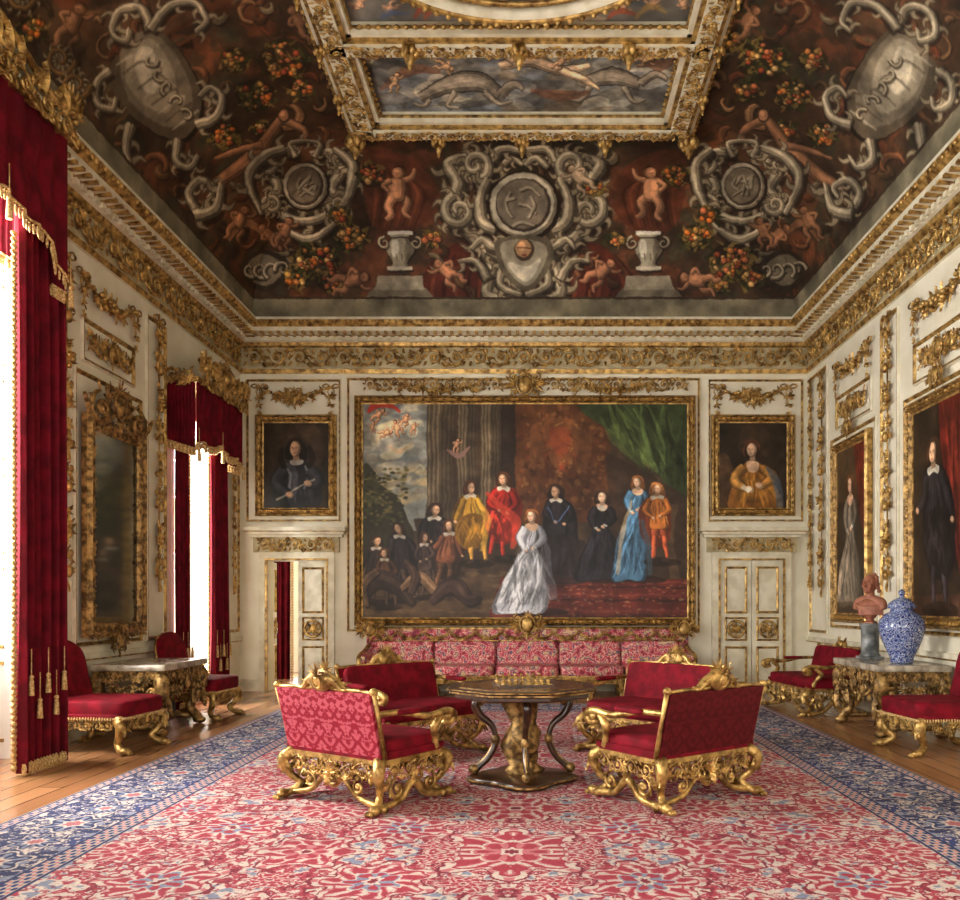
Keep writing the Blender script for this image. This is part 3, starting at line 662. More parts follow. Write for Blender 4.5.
def wl(side,a,z,p=.0):
    return {'l':(XL+p,a,z),'r':(XR-p,a,z),'f':(a,YF-p,z)}[side]
RZW={'l':pi/2,'r':-pi/2,'f':0}
for side,segs in {'left':[(YB,-3.4),(-1.6,1.0),(2.8,5.3),(7.62,YF)],'right':[(YB,YF)],'far':[(XL,-4.42),(-3.22,2.83),(4.12,XR)]}.items():
    M=MB()
    for a,b in segs:
        for t,z0,z1,m in((.04,0,.16,0),(.055,.16,.19,0)):
            if side=='left':M.box(XL,XL+t,a,b,z0,z1,m)
            elif side=='right':M.box(XR-t,XR,a,b,z0,z1,m)
            else:M.box(a,b,YF-t,YF,z0,z1,m)
    M.make('baseboard_'+side,[CREAM2,GOLD])
M=MB()
for a,b in [(YB,-3.4),(-1.6,1.0),(2.8,5.3),(7.62,10.95),(12.25,YF)]:M.box(XL,XL+.05,a,b,.82,.88,0);M.box(XL,XL+.03,a,b,.80,.82,1)
M.box(XR-.05,XR,YB,YF,.82,.88,0);M.box(XR-.03,XR,YB,YF,.80,.82,1)
M.make('trim_7',[CREAM2,GOLD])
cnt=[8]
def panel(side,a0,a1,z0,z1,w=.05,g=True):
    M=MB();M.frame(a1-a0,z1-z0,[(0,0),(0,.02),(.012,.035),(w*.5,.035),(w,.01),(w,0)],[0,0,1 if g else 0,1 if g else 0,0])
    M.make('trim_%d'%cnt[0],[CREAM2,GOLD],wl(side,(a0+a1)/2,(z0+z1)/2),RZW[side]);cnt[0]+=1
for a0,a1,z0,z1 in [(8.75,9.9,3.95,4.42),(8.6,10.08,.95,3.85),(12.7,13.4,.95,4.95),(7.75,8.2,.95,4.95),(10.2,10.75,.95,4.95)]:panel('l',a0,a1,z0,z1)
for a0,a1,z0,z1 in [(10.9,12.2,3.92,4.4),(8.35,9.7,3.92,4.4),(10.75,12.4,1.05,3.82),(8.1,9.95,1.05,3.82),(12.55,13.35,.95,5.0),(10.1,10.62,.95,5.0),(5.5,7.7,1.05,4.95),(7.75,7.98,.95,5.)]:panel('r',a0,a1,z0,z1)
for a0,a1,z0,z1 in [(-4.65,-3.12,2.72,5.02),(2.78,4.32,2.72,5.02),(-3.03,2.66,.95,5.04)]:panel('f',a0,a1,z0,z1,.04)
def orn(fn,name):
    M=MB();fn(M);return M.mesh(name,[GOLD])
dropm=orn(lambda M:drop(M,3.5,.28),'gilded_drop');swagm=orn(lambda M:swag(M,1.15,.16,.15),'gilded_festoon')
dropn=orn(lambda M:drop(M,3.4,.2),'gilded_drop_narrow')
for s,a,z in [('l',8.42,5.02),('l',10.5,5.05),('r',10.37,5.05),('r',12.75,5.0),('r',7.85,5.05)]:put(dropm,'gilded_wall_drop',wl(s,a,z,.02),RZW[s])
for s,a,z in [('l',13.1,4.95),('r',13.25,5.0)]:put(dropn,'gilded_wall_drop',wl(s,a,z,.02),RZW[s])
for s,a,z in [('l',9.3,4.83),('r',11.55,4.83),('r',9.05,4.83),('f',-3.85,4.88),('f',3.5,4.88),('r',6.6,4.83)]:put(swagm,'gilded_festoon',wl(s,a,z,.02),RZW[s])
M=MB();scrollrow(M,-.5,-.1,0,.24);scrollrow(M,.1,.5,0,.24);cartouche(M,0,0,.2);me=M.mesh('gilded_panel_relief',[GOLD])
for s,a,z in [('l',9.32,4.18),('r',11.57,4.16),('r',9.02,4.16)]:put(me,'gilded_panel_relief',wl(s,a,z,.02),RZW[s])
M=MB();cartouche(M,0,0,.28);bow(M,0,.25,.2);me=M.mesh('gilded_cartouche',[GOLD])
for s,a,z in [('r',11.57,3.84),('r',9.02,3.86),('f',-3.85,4.66),('f',3.5,4.66)]:put(me,'gilded_cartouche',wl(s,a,z,.08),RZW[s],scale=(.6,.6,.6))
# ------------------------------------------------------------ big painting
k=5
def mpl(x0,y0,x1,y1,k):
    return lambda P:np.stack([(P[:,0]-x0)*k,(y1-P[:,1])*k],1)
BX0,BY0,BX1,BY1=362,405,686,617
def tone(col,a):return tuple(np.clip(np.array(col)*a,0,255))
def folds(c,top,bot,col,n,seed=0,w=2.,al=.6,curv=.1):
    rr=random.Random(seed);(ax,ay),(bx,by)=top;(cx_,cy_),(dx,dy)=bot
    for i in range(n):
        t=rr.random();u=t+rr.uniform(-.12,.12);x0,y0=ax+(bx-ax)*t,ay+(by-ay)*t;x1,y1=cx_+(dx-cx_)*u,cy_+(dy-cy_)*u
        s=rr.uniform(0,.4);e=rr.uniform(.7,1);X=lambda q:x0+(x1-x0)*q+math.sin(q*4+i)*abs(y1-y0)*curv*.3
        Y=lambda q:y0+(y1-y0)*q
        lit=1.55-.75*t
        c.st([(X(s),Y(s)),(X((s+e)/2),Y((s+e)/2)),(X(e),Y(e))],[w*.3,w*rr.uniform(.7,1.6),w*.3],tone(col,rr.choice([lit,lit*.9,.45,.6])),al*rr.uniform(.5,1),2)
def head(c,x,y,s,hair,fl=(214,168,130),turn=-1,long=True):
    y+=s*.12;s*=1.12
    if long:
        P=[(x-s*.62,y+s*.55),(x-s*.58,y-s*.2),(x-s*.1,y-s*.62),(x+s*.54,y-s*.3),(x+s*.66,y+s*.6),(x+s*.1,y+s*.5)];c.blob(P,tone(hair,.7),1,2)
        folds(c,((x-s*.5,y-s*.4),(x+s*.5,y-s*.4)),((x-s*.6,y+s*.58),(x+s*.62,y+s*.6)),tone(hair,1.3),10,int(x),s*.12,.7,.3)
    c.st([(x,y+s*.3),(x+s*.02,y+s*.66)],[s*.34,s*.4],tone(fl,.7),1,2)
    c.el(x+turn*s*.04,y+s*.02,s*.34,s*.46,tone(fl,.58),1,1);c.el(x+turn*s*.1,y-s*.0,s*.25,s*.40,fl,1,3);c.el(x+turn*s*.14,y-s*.2,s*.14,s*.12,tone(fl,1.15),.8,3);c.el(x+turn*s*.16,y+s*.12,s*.10,s*.1,tone(fl,1.12),.6,2)
    fx=x+turn*s*.09
    for d in(-1,1):c.st([(fx+d*s*.13-s*.05,y-s*.04),(fx+d*s*.13+s*.05,y-s*.04)],s*.055,(80,50,36),.65,2)
    c.st([(fx+turn*s*.02,y-s*.04),(fx+turn*s*.07,y+s*.13)],[s*.04,s*.09],tone(fl,.68),.7,2);c.st([(fx-s*.07,y+s*.26),(fx+s*.07,y+s*.26)],s*.05,(160,80,66),.7,2)
    c.blob([(x-s*.5,y-s*.1),(x-s*.42,y-s*.5),(x,y-s*.64),(x+s*.42,y-s*.46),(x+s*.52,y),(x+s*.3,y-s*.34),(x,y-s*.42),(x-s*.3,y-s*.34)],tone(hair,1.1),1,2)
def hand(c,x,y,s,fl=(210,164,126)):c.el(x,y,s*.2,s*.15,tone(fl,.7),1,1,.4);c.el(x-s*.03,y-s*.03,s*.15,s*.11,fl,1,1,.4)
def man(c,x,y,s,coat,br,hair,g=1,cloak=None,arm='hip',robe=False,hip=0.):
    q=lambda a,b:(x+g*a*s+hip*s*max(0,b-1)*.25,y+b*s)
    c.el(x+s*.6,y+s*7.2,s*1.8,s*.4,(20,14,10),.6,6)
    if cloak:
        c.blob([q(-.9,.9),q(.9,.9),q(1.9,2.6),q(1.7,5.0),q(.9,5.9),q(-.7,5.3),q(-1.3,3)],tone(cloak,.55),1,3);folds(c,(q(-.7,1.2),q(1.,1.2)),(q(-.9,5.3),q(1.8,5.3)),cloak,20,int(x),s*.35,.75)
    for a,h,kx,fx in((.3,3.3,.65,.8),(-.25,3.3,-.25,-.4)):
        limb(c,[q(a,h),q(kx,4.8)],[s*.95,s*.6],br);limb(c,[q(kx,4.8),q(fx*.9,5.9),q(fx,6.9)],[s*.52,s*.46,s*.26],tone(br,1.2));c.st([q(fx-.1,6.9),q(fx+.3,7.05),q(fx+.55,7.1)],[s*.3,s*.3,s*.15],(54,40,32))
    P=[q(-.8,1.0),q(0,.7),q(.8,1.05),q(.85,2.3),q(1.05,3.9),q(0,4.15),q(-1.0,3.8),q(-.76,2.3)]
    c.blob(P,tone(coat,.5),1,2);c.blob([(x+(p[0]-x)*.8-s*.1,p[1]-s*.03) for p in P],coat,1,4);folds(c,(q(-.5,1.0),q(.5,1.0)),(q(-.8,3.9),q(.9,3.9)),coat,16,int(x+y),s*.2,.65)
    if robe:
        P=[q(-.9,2.9),q(.8,2.7),q(1.9,4.2),q(1.3,5.7),q(-.3,5.2),q(-1.3,4.4)];c.blob(P,tone(cloak,.6),1,3);folds(c,(q(-.8,2.8),q(1.,2.6)),(q(-1.0,5.1),q(1.7,5.6)),tone(cloak,1.05),34,int(x)+5,s*.28,.8,.5)
    limb(c,[q(.72,1.2),q(1.25,2.3),q(.7,3.0) if arm=='hip' else q(1.6,3.2)],[s*.62,s*.58,s*.3],tone(coat,.8));hand(c,*(q(.65,3.05) if arm=='hip' else q(1.65,3.3)),s)
    limb(c,[q(-.68,1.2),q(-1.05,2.2),q(-.2,2.8) if arm!='out' else q(-1.7,2.6)],[s*.62,s*.58,s*.3],coat);hand(c,*(q(-.12,2.8) if arm!='out' else q(-1.8,2.6)),s)
    c.blob([q(-.6,.82),q(0,.66),q(.6,.84),q(.42,1.18),q(0,1.02),q(-.45,1.16)],(206,196,176),1,3);head(c,x,y,s,hair,turn=-g)
def lady(c,x,y,s,gown,hair,H=7.2,wl_=1.7,wr=1.7,g=1,seed=0,n=30,lean=0.,slv=.8):
    q=lambda a,b:(x+g*a*s+lean*s*max(0,b-1)*.2,y+b*s)
    c.el(x+s*.5,y+s*H,s*(wr+.8),s*.4,(18,12,10),.6,6)
    P=[q(-.55,.95),q(.55,.95),q(.5,2.6),q(wr*.75,H*.6),q(wr,H-.1),q(0,H+.1),q(-wl_,H),q(-wl_*.7,H*.62),q(-.5,2.6)]
    c.blob(P,tone(gown,.5),1,2);c.blob([(x+(p[0]-x)*.84-s*.12,p[1]-s*.05) for p in P],tone(gown,.95),1,5)
    folds(c,(q(-.35,2.6),q(.35,2.6)),(q(-wl_*.95,H),q(wr*.95,H)),gown,n,seed+int(x),s*.26,.75,.25);folds(c,(q(-.4,1.1),q(.4,1.1)),(q(-.4,2.6),q(.4,2.6)),gown,8,seed+3,s*.16,.6)
    limb(c,[q(.55,1.1),q(1.0,2.0),q(.35,2.8)],[s*.66,s*slv,s*.3],tone(gown,.75));limb(c,[q(-.55,1.1),q(-.9,2.05),q(-.5,3.1)],[s*.66,s*slv,s*.3],tone(gown,1.05))
    hand(c,*q(-.3,3.15),s*1.1,(226,182,146));hand(c,*q(.15,2.9),s*1.1,(226,182,146));c.st([q(-.52,2.85),q(-.45,3.05)],s*.35,(226,220,206),.8);c.st([q(.42,2.65),q(.34,2.83)],s*.35,(220,214,200),.8)
    c.blob([q(-.55,.88),q(0,.7),q(.55,.88),q(.28,1.35),q(-.28,1.35)],(220,178,144),1,3);head(c,x,y,s,hair,(226,184,150),turn=-g)
c=Cv(int((BX1-BX0)*k),int((BY1-BY0)*k),mpl(BX0,BY0,BX1,BY1,k),(66,50,36),k,.3,41)
c.poly([(362,405),(445,405),(436,530),(362,530)],(126,128,120),1,8)
for i in range(120):
    rr=random.Random(i+300);y=rr.uniform(405,505);c.el(rr.uniform(362,432),y,rr.uniform(5,16),rr.uniform(2,6),rr.choice([(216,204,172),(170,164,150),(98,106,112),(232,214,168),(116,112,102)] if y<470 else [(200,172,120),(136,126,104),(96,92,80)]),.5,14,rr.uniform(-.5,.2))
c.blob([(362,484),(385,488),(402,506),(412,540),(362,545)],(44,42,26),1,6);c.blob([(362,466),(374,474),(382,500),(362,510)],(54,52,32),.9,8)
for i in range(160):
    rr=random.Random(i+3);c.el(rr.uniform(362,406),rr.uniform(468,524),2.2,1.4,rr.choice([(88,82,44),(36,36,22),(106,94,54),(58,58,32)]),.7,3)
for x0,x1 in((426,452),(456,476),(480,500)):
    c.poly([(x0,405),(x1,405),(x1,522),(x0,522)],(76,64,48),1,3)
    for j in range(6):
        x=x0+(x1-x0)*(j+.5)/6;c.st([(x,405),(x+.3,460),(x,520)],[1.6,1.8,1.6],(136,118,90) if j<3 else (50,40,30),.6,4,False)
c.poly([(500,405),(518,405),(516,530),(500,530)],(42,32,25),1,4);c.poly([(415,518),(515,520),(515,565),(420,565)],(58,45,32),1,6)
c.poly([(514,405),(606,405),(616,522),(515,524)],(84,50,28),1,4)
for i in range(300):
    rr=random.Random(i+70);x=rr.uniform(518,606);y=rr.uniform(407,510);c.el(x,y,rr.uniform(1,3),rr.uniform(1,4),rr.choice([(126,80,42),(68,36,23),(104,52,32),(146,102,56),(60,34,21),(104,70,40)]),.5,3)
for P,col in(([(544,422),(574,422),(576,450),(560,470),(544,450)],(120,72,40)),([(550,430),(568,430),(568,448),(559,458),(550,448)],(132,58,34)),([(575,428),(590,432),(586,470),(574,466)],(112,70,40)),([(528,430),(542,426),(544,464),(530,470)],(112,70,40))):c.blob(P,col,.6,8)
for i in range(24):
    rr=random.Random(i+770);x=rr.uniform(532,588);y=rr.uniform(424,470);c.st([(x,y),(x+rr.uniform(-6,6),y+rr.uniform(-3,6)),(x+rr.uniform(-6,6),y+rr.uniform(-2,8))],[1,2,.6],rr.choice([(166,126,68),(76,38,23),(140,56,34)]),.6,3)
c.blob([(580,402),(694,396),(694,505),(670,490),(650,466),(630,455),(606,432)],(50,60,33),1,5)
folds(c,((590,405),(640,400)),((640,470),(688,495)),(78,92,48),50,4,5,.7,.4);folds(c,((630,402),(686,402)),((664,480),(690,500)),(70,84,46),28,9,5,.7,.3)
c.poly([(606,452),(640,470),(690,500),(690,585),(606,585)],(54,40,30),.8,10);c.st([(672,505),(668,545),(674,580)],[10,8,10],(80,62,44),.8,8)
c.poly([(362,560),(520,572),(520,617),(362,617)],(82,63,45),1,6);c.poly([(500,576),(690,578),(690,617),(488,617)],(92,38,29),1,3)
for yy,cc in((580,(122,54,42)),(586,(58,24,20)),(594,(118,52,42)),(599,(56,24,22)),(609,(114,52,44)),(614,(56,26,22))):c.st([(502,yy),(600,yy+1),(690,yy+1)],[2.4,2.4],cc,.8,4)
for i in range(300):
    rr=random.Random(i+11);c.el(rr.uniform(500,686),rr.uniform(580,615),rr.uniform(.8,2.4),.8,rr.choice([(160,100,74),(66,32,28),(118,60,48),(138,112,80),(78,40,46)]),.55,2)
for i in range(70):
    rr=random.Random(i+511);c.el(rr.uniform(362,505),rr.uniform(566,615),rr.uniform(4,12),rr.uniform(1,3),rr.choice([(108,84,60),(62,46,32),(122,98,70),(48,36,26)]),.5,6)
for x,y,s,r in [(378,416,11,.9),(396,430,11,-.4),(404,422,9,.6),(456,447,9,.3),(385,434,9,1.4),(412,430,8,.2),(372,428,8,.1)]:putto(c,x,y,s*.6,r,(222,160,118))
c.st([(368,414),(376,406),(392,408),(400,414)],[3,8,4,2],(180,52,36),.95,3);c.st([(446,451),(460,457),(470,448)],[2,5,1],(140,104,96),.9,2);c.st([(386,446),(400,452),(414,444)],[1,5,1],(180,150,112),.7,3)
man(c,376,540,8.6,(60,48,42),(76,58,48),(50,32,22),-1,None,'out',False,-.6);man(c,398,527,10,(46,40,40),(66,52,44),(52,34,22),1,(44,38,38),'out',False,.8);man(c,384,552,7.6,(92,62,44),(80,62,50),(80,48,28),1,None,'hip',False,.5)
man(c,435,508,10.8,(44,38,37),(60,46,38),(56,36,24),-1,(38,32,32),'hip',False,.5);man(c,449,524,9.6,(136,82,56),(104,72,50),(72,42,26),1,(92,62,46),'out',False,-.7);man(c,424,536,8.4,(78,62,56),(78,60,50),(80,50,32),-1,None,'hip',False,.4)
for P,w,col in(([(362,596),(376,578),(398,586),(412,604)],[8,18,15,5],(52,40,34)),([(400,588),(418,576),(436,590),(452,584)],[4,12,10,4],(128,98,70)),([(430,602),(450,584),(468,598),(482,594)],[5,16,13,4],(60,44,38)),([(376,570),(362,584),(366,606)],[7,9,5],(92,70,54)),([(404,560),(414,574),(410,592)],[6,9,5],(70,52,44))):
    c.st([(p[0]+1.5,p[1]+1.5) for p in P],[q*1.1 for q in w],(20,15,12),.7,6);c.st(P,w,col,.95,4);c.st([(p[0]-1,p[1]-2) for p in P],[q*.3 for q in w],tone(col,1.6),.6,4)
c.poly([(362,520),(500,530),(500,600),(362,600)],(34,26,20),.18,20)
man(c,469,486,10.8,(204,152,52),(180,132,58),(84,48,26),-1,(176,124,42),'out',True,.7);man(c,503,478,11.2,(170,40,28),(150,46,34),(84,48,26),1,(186,54,38),'hip',True,-.6)
c.st([(486,492),(500,506),(516,522),(512,548)],[3,8,10,3],(196,64,44),.7,4);c.st([(478,500),(486,520),(480,552)],[3,9,4],(214,164,66),.6,5)
man(c,556,491,11,(40,36,40),(38,34,37),(50,34,24),1,(46,40,42));c.st([(546,508),(556,522),(568,506)],[1.2,1.2],(84,108,150),.85,2);c.blob([(536,540),(582,540),(590,580),(530,580)],(38,30,30),.8,6);folds(c,((542,538),(578,538)),((534,578),(588,578)),(56,48,52),24,5,3,.6)
lady(c,600,497,10.6,(42,38,44),(62,42,30),7.7,2.5,2.1,1,4,50);c.el(600,509,4.6,2.6,(206,198,180),.9,3)
lady(c,636,481,10.2,(84,126,158),(140,90,48),9.6,1.9,1.6,1,6,56,-.4);man(c,655,488,10.2,(186,110,48),(164,78,46),(160,102,56),-1,(160,72,42),'hip',False,.4)
c.st([(630,500),(622,530),(616,574)],[2,5,4],(204,176,136),.6,4);c.st([(640,520),(648,550),(650,574)],[3,6,4],(60,84,104),.6,4)
lady(c,531,516,11.,(200,200,206),(132,80,42),8.7,2.8,2.0,1,9,100,-.5)
folds(c,((526,540),(534,540)),((502,608),(550,608)),(228,228,234),50,77,3,.7,.35);c.st([(540,530),(548,560),(552,600)],[3,6,8],(110,110,120),.5,6)
bigm=imgmat('family_group_canvas',post(c.a,k,44,.5,1.2,.35,5)*1.06,.4)
def picture(name,side,a,z,w,h,cm,fw,dep=.1,mats=(GOLD,GOLDD)):
    e=bpy.data.objects.new(name,None);sc.collection.objects.link(e);e.location=wl(side,a,z,.012);e.rotation_euler=(0,0,RZW[side])
    M=MB();M.frame(w,h,[(0,0),(0,dep*.7),(fw*.2,dep),(fw*.35,dep*.7),(fw*.5,dep*.6),(fw*.7,dep*.75),(fw*.85,dep*.4),(fw,dep*.35),(fw,0)],[0,0,1,0,0,1,0,0])
    for sx,sz,l,hor in((0,1,w,1),(0,-1,w,1),(1,0,h,0),(-1,0,h,0)):
        n=int(l/.09)
        for i in range(n+1):
            t=-l/2+fw*.3+(l-fw*.6)*i/n
            p=(t,sz*(h/2-fw*.45)) if hor else (sx*(w/2-fw*.45),t)
            M.ell((p[0],-dep*.72,p[1]),((.03,.02,fw*.13) if hor else (fw*.13,.02,.03)),0,None,6,4)
    M.make(name+'_frame',list(mats),parent=e)
    planeimg(name+'_canvas',[(-w/2+fw*.9,-dep*.3,-h/2+fw*.9),(w/2-fw*.9,-dep*.3,-h/2+fw*.9),(w/2-fw*.9,-dep*.3,h/2-fw*.9),(-w/2+fw*.9,-dep*.3,h/2-fw*.9)],cm,e)
    return e
picture('family_group_painting','f',(-2.88+2.56)/2,(4.73+1.06)/2,5.46,3.68,bigm,.13,.14)
M=MB();scrollrow(M,-2.6,-.35,0,.22);scrollrow(M,.35,2.6,0,.22);cartouche(M,0,.0,.3);swag(M,1.2,.1,.1,-1.4,.0);swag(M,1.2,.1,.1,1.4,.0);M.make('gilded_overmantel_carving',[GOLD],(-.16,YF-.05,4.92))
def portrait(w,h,kind,seed,k=5):
    c=Cv(int(w*k),int(h*k),mpl(0,0,w,h,k),(42,32,23),k,.4,seed)
    if kind=='man':
        c.el(40,30,34,38,(62,47,32),.6,16)
        c.blob([(12,h),(18,58),(32,44),(50,44),(64,58),(68,h)],(26,25,26),1,3);c.blob([(24,52),(34,46),(42,60),(40,84),(24,80)],(62,62,66),.9,10);folds(c,((26,50),(56,50)),((20,h),(62,h)),(56,55,58),24,3,4,.7)
        for P in[[(27,50),(33,62),(31,80)],[(50,50),(55,62),(50,78)],[(22,58),(18,70),(24,80)]]:c.st(P,[2,4,2],(140,140,144),.55,5)
        limb(c,[(24,56),(16,72),(32,84)],[15,14,9],(48,48,51));limb(c,[(57,56),(66,70),(54,72)],[15,13,8],(42,42,45));c.st([(16,90),(62,66)],[2.4,2.4],(150,140,124),.8,3);hand(c,54,71,24);hand(c,32,84,24)
        c.blob([(33,44),(48,44),(46,49),(35,49)],(150,142,128),1,3);head(c,40,29,18,(34,22,16),(206,158,118))
        c.st([(24,30),(22,44),(28,54)],[5,8,4],(30,20,14),.9,4);c.st([(55,28),(59,42),(54,54)],[5,8,4],(28,18,13),.9,4)
    elif kind=='woman':
        c.blob([(0,h),(0,40),(14,46),(22,h)],(76,54,34),1,8);c.el(50,26,28,32,(62,46,31),.6,16)
        c.blob([(12,h),(24,60),(32,46),(46,46),(56,58),(74,h)],(144,92,36),1,3);folds(c,((30,56),(50,56)),((14,h),(72,h)),(188,128,52),50,5,4,.75)
        c.blob([(32,46),(46,46),(44,57),(35,57)],(218,178,144),1,4);limb(c,[(29,52),(18,66),(34,78)],[10,13,7],(186,134,66));limb(c,[(50,52),(62,64),(48,74)],[10,13,7],(166,116,54));hand(c,36,77,24,(222,182,148));hand(c,47,73,24,(222,182,148))
        c.st([(28,74),(36,80)],[5,4],(216,208,192),.8,3)
        c.st([(56,52),(68,72),(72,h)],[4,9,9],(80,90,104),.7,5);head(c,39,30,16.5,(70,44,28),(226,184,150))
    elif kind=='full1':
        c.poly([(0,0),(w,0),(w,70),(0,60)],(74,58,40),1,16);c.blob([(w*.6,0),(w,0),(w,120),(w*.78,80)],(98,40,28),1,5);folds(c,((w*.6,0),(w,0)),((w*.75,90),(w,120)),(112,48,34),14,2,5)
        lady(c,w*.46,42,18,(138,124,106),(96,60,34),7.6,2.3,2.0,1,3,90);c.poly([(0,h-14),(w,h-14),(w,h),(0,h)],(70,50,36),.6,6)
    else:
        c.blob([(w*.45,0),(w,0),(w,h),(w*.72,h*.7)],(98,32,24),1,5);folds(c,((w*.5,0),(w,0)),((w*.72,h*.8),(w,h)),(112,42,30),30,2,6)
        c.poly([(0,h-20),(w,h-20),(w,h),(0,h)],(70,46,34),.8,8)
        man(c,w*.36,40,20,(44,40,42),(48,42,44),(60,40,26),1,(38,32,34),'out',True,.3)
    return imgmat('portrait_canvas_'+kind,post(c.a,k,seed+3,.4,1.3,.35,3),.4)
picture('portrait_of_gentleman','f',-3.835,3.625,1.30,1.62,portrait(80,100,'man',51),.13)
picture('portrait_of_lady','f',3.5,3.625,1.34,1.62,portrait(80,100,'woman',52),.13)
picture('full_length_portrait','r',11.55,2.42,1.32,2.55,portrait(100,190,'full1',53),.13)
picture('full_length_portrait','r',8.98,2.42,1.62,2.58,portrait(120,190,'full2',54),.14)
# ------------------------------------------------------------ doors
def doorcase(n,x0,x1,z1):
    M=MB();w=.13;y=YF
    M.box(x0-w,x0,y-.07,y,0,z1,0);M.box(x1,x1+w,y-.07,y,0,z1,0);M.box(x0-w,x1+w,y-.07,y,z1,z1+w,0)
    M.box(x0-.03,x0+.001,y-.085,y,0,z1,1);M.box(x1-.001,x1+.03,y-.085,y,0,z1,1);M.box(x0-.03,x1+.03,y-.085,y,z1,z1+.03,1)
    M.box(x0-w-.08,x1+w+.08,y-.09,y,z1+w,z1+w+.24,2)
    for t,z,h in((.12,z1+w+.24,.04),(.2,z1+w+.28,.05),(.26,z1+w+.33,.06)):M.box(x0-w-.08-t*.5,x1+w+.08+t*.5,y-t,y,z,z+h,0)
    M.box(x0-w-.2,x1+w+.2,y-.215,y,z1+w+.318,z1+w+.332,1)
    M.T=TR((x0+x1)/2,y-.09,z1+w+.12);scrollrow(M,-(x1-x0)/2-.14,(x1-x0)/2+.14,0,.22,1);M.T=Matrix()
    M.make('door_surround_%d'%n,[CREAM2,GOLD,CREAM3])
def leafdoor(M,x0,x1,z1,y):
    M.box(x0,x1,y,y+.05,.01,z1,0);cx=(x0+x1)/2;w=(x1-x0)
    for z0,zz in((.12,.72),(1.25,z1-.1)):
        M.T=TR(cx,y,(z0+zz)/2);M.frame(w*.72,zz-z0,[(0,0),(0,.015),(.015,.025),(.035,.01),(.035,0)],1);M.T=Matrix()
    M.T=TR(cx,y,1.0);M.frame(w*.72,.38,[(0,0),(0,.015),(.015,.025),(.03,.01),(.03,0)],1)
    P=[(.13*math.cos(a),-.03,.13*math.sin(a)) for a in np.linspace(0,2*pi,21)];M.tube(P,.022,1,6);M.ell((0,-.02,0),(.06,.025,.06),1)
    for i in range(8):leaf(M,0,0,i*pi/4,.12,.07,1,-.02)
    M.T=Matrix()
doorcase(1,DL[0],DL[1],2.1);doorcase(2,2.97,3.98,2.1)
M=MB();leafdoor(M,-3.84,-3.352,2.095,YF+.08);M.make('door_1',[CREAM2,GOLD])
M=MB();leafdoor(M,2.975,3.47,2.1,YF-.055);leafdoor(M,3.48,3.975,2.1,YF-.055);M.make('door_2',[CREAM2,GOLD])
M=MB();leafdoor(M,-.24,.24,2.1,0);M.make('door_3',[CREAM2,GOLD],(-4.42,YF+.6,0),pi/2)
M=MB();M.box(-6.5,-1,YF+.3,17.4,-.15,0);M.make('floor_anteroom',[FLOOR])
M=MB();M.box(-6.5,-6.3,YF+.3,17.4,0,3.2);M.box(-1.2,-1,YF+.3,17.4,0,3.2);M.box(-6.3,-1.2,17.2,17.4,0,3.2);M.box(-6.5,-1,YF+.3,17.4,3.2,3.3);M.make('wall_anteroom',[CREAM])
# ------------------------------------------------------------ curtains
def sheet(M,ya,yb,z0,z1,x,amp,folds_,m=0,flare=.0,n=90):
    vs=[];fs=[];K=14
    for j in range(K+1):
        t=j/K;z=z1+(z0-z1)*t
        for i in range(n+1):
            u=i/n;y=ya+(yb-ya)*u;cy=(ya+yb)/2;y=cy+(y-cy)*(1+flare*t)
            vs.append((x+amp*(.7+.5*t)*math.sin(u*folds_*2*pi+.6*math.sin(3*t+u*5))+.02*math.sin(u*41),y,z))
    for j in range(K):
        for i in range(n):fs.append((j*(n+1)+i,j*(n+1)+i+1,(j+1)*(n+1)+i+1,(j+1)*(n+1)+i))
    M.add(vs,fs,m)
def fringe_col(M,x,y,z0,z1,w=.08,m=1):
    z=z0
    while z<z1:
        M.ell((x,y,z+.03),(.02,w/2,.022),m,None,6,4);z+=.05
    M.box(x-.01,x+.01,y-.012,y+.012,z0,z1,m)
def tassel(M,x,y,z,s,m=1):
    M.ell((x,y,z),(s*.22,s*.22,s*.25),m);M.lathe([(s*.1,0),(s*.2,-s*.2),(s*.27,-s*1.5),(s*.25,-s*1.55)],(x,y,z-s*.1),m,10);M.tube([(x,y,z),(x,y,z+s*2.6)],s*.05,m,5)
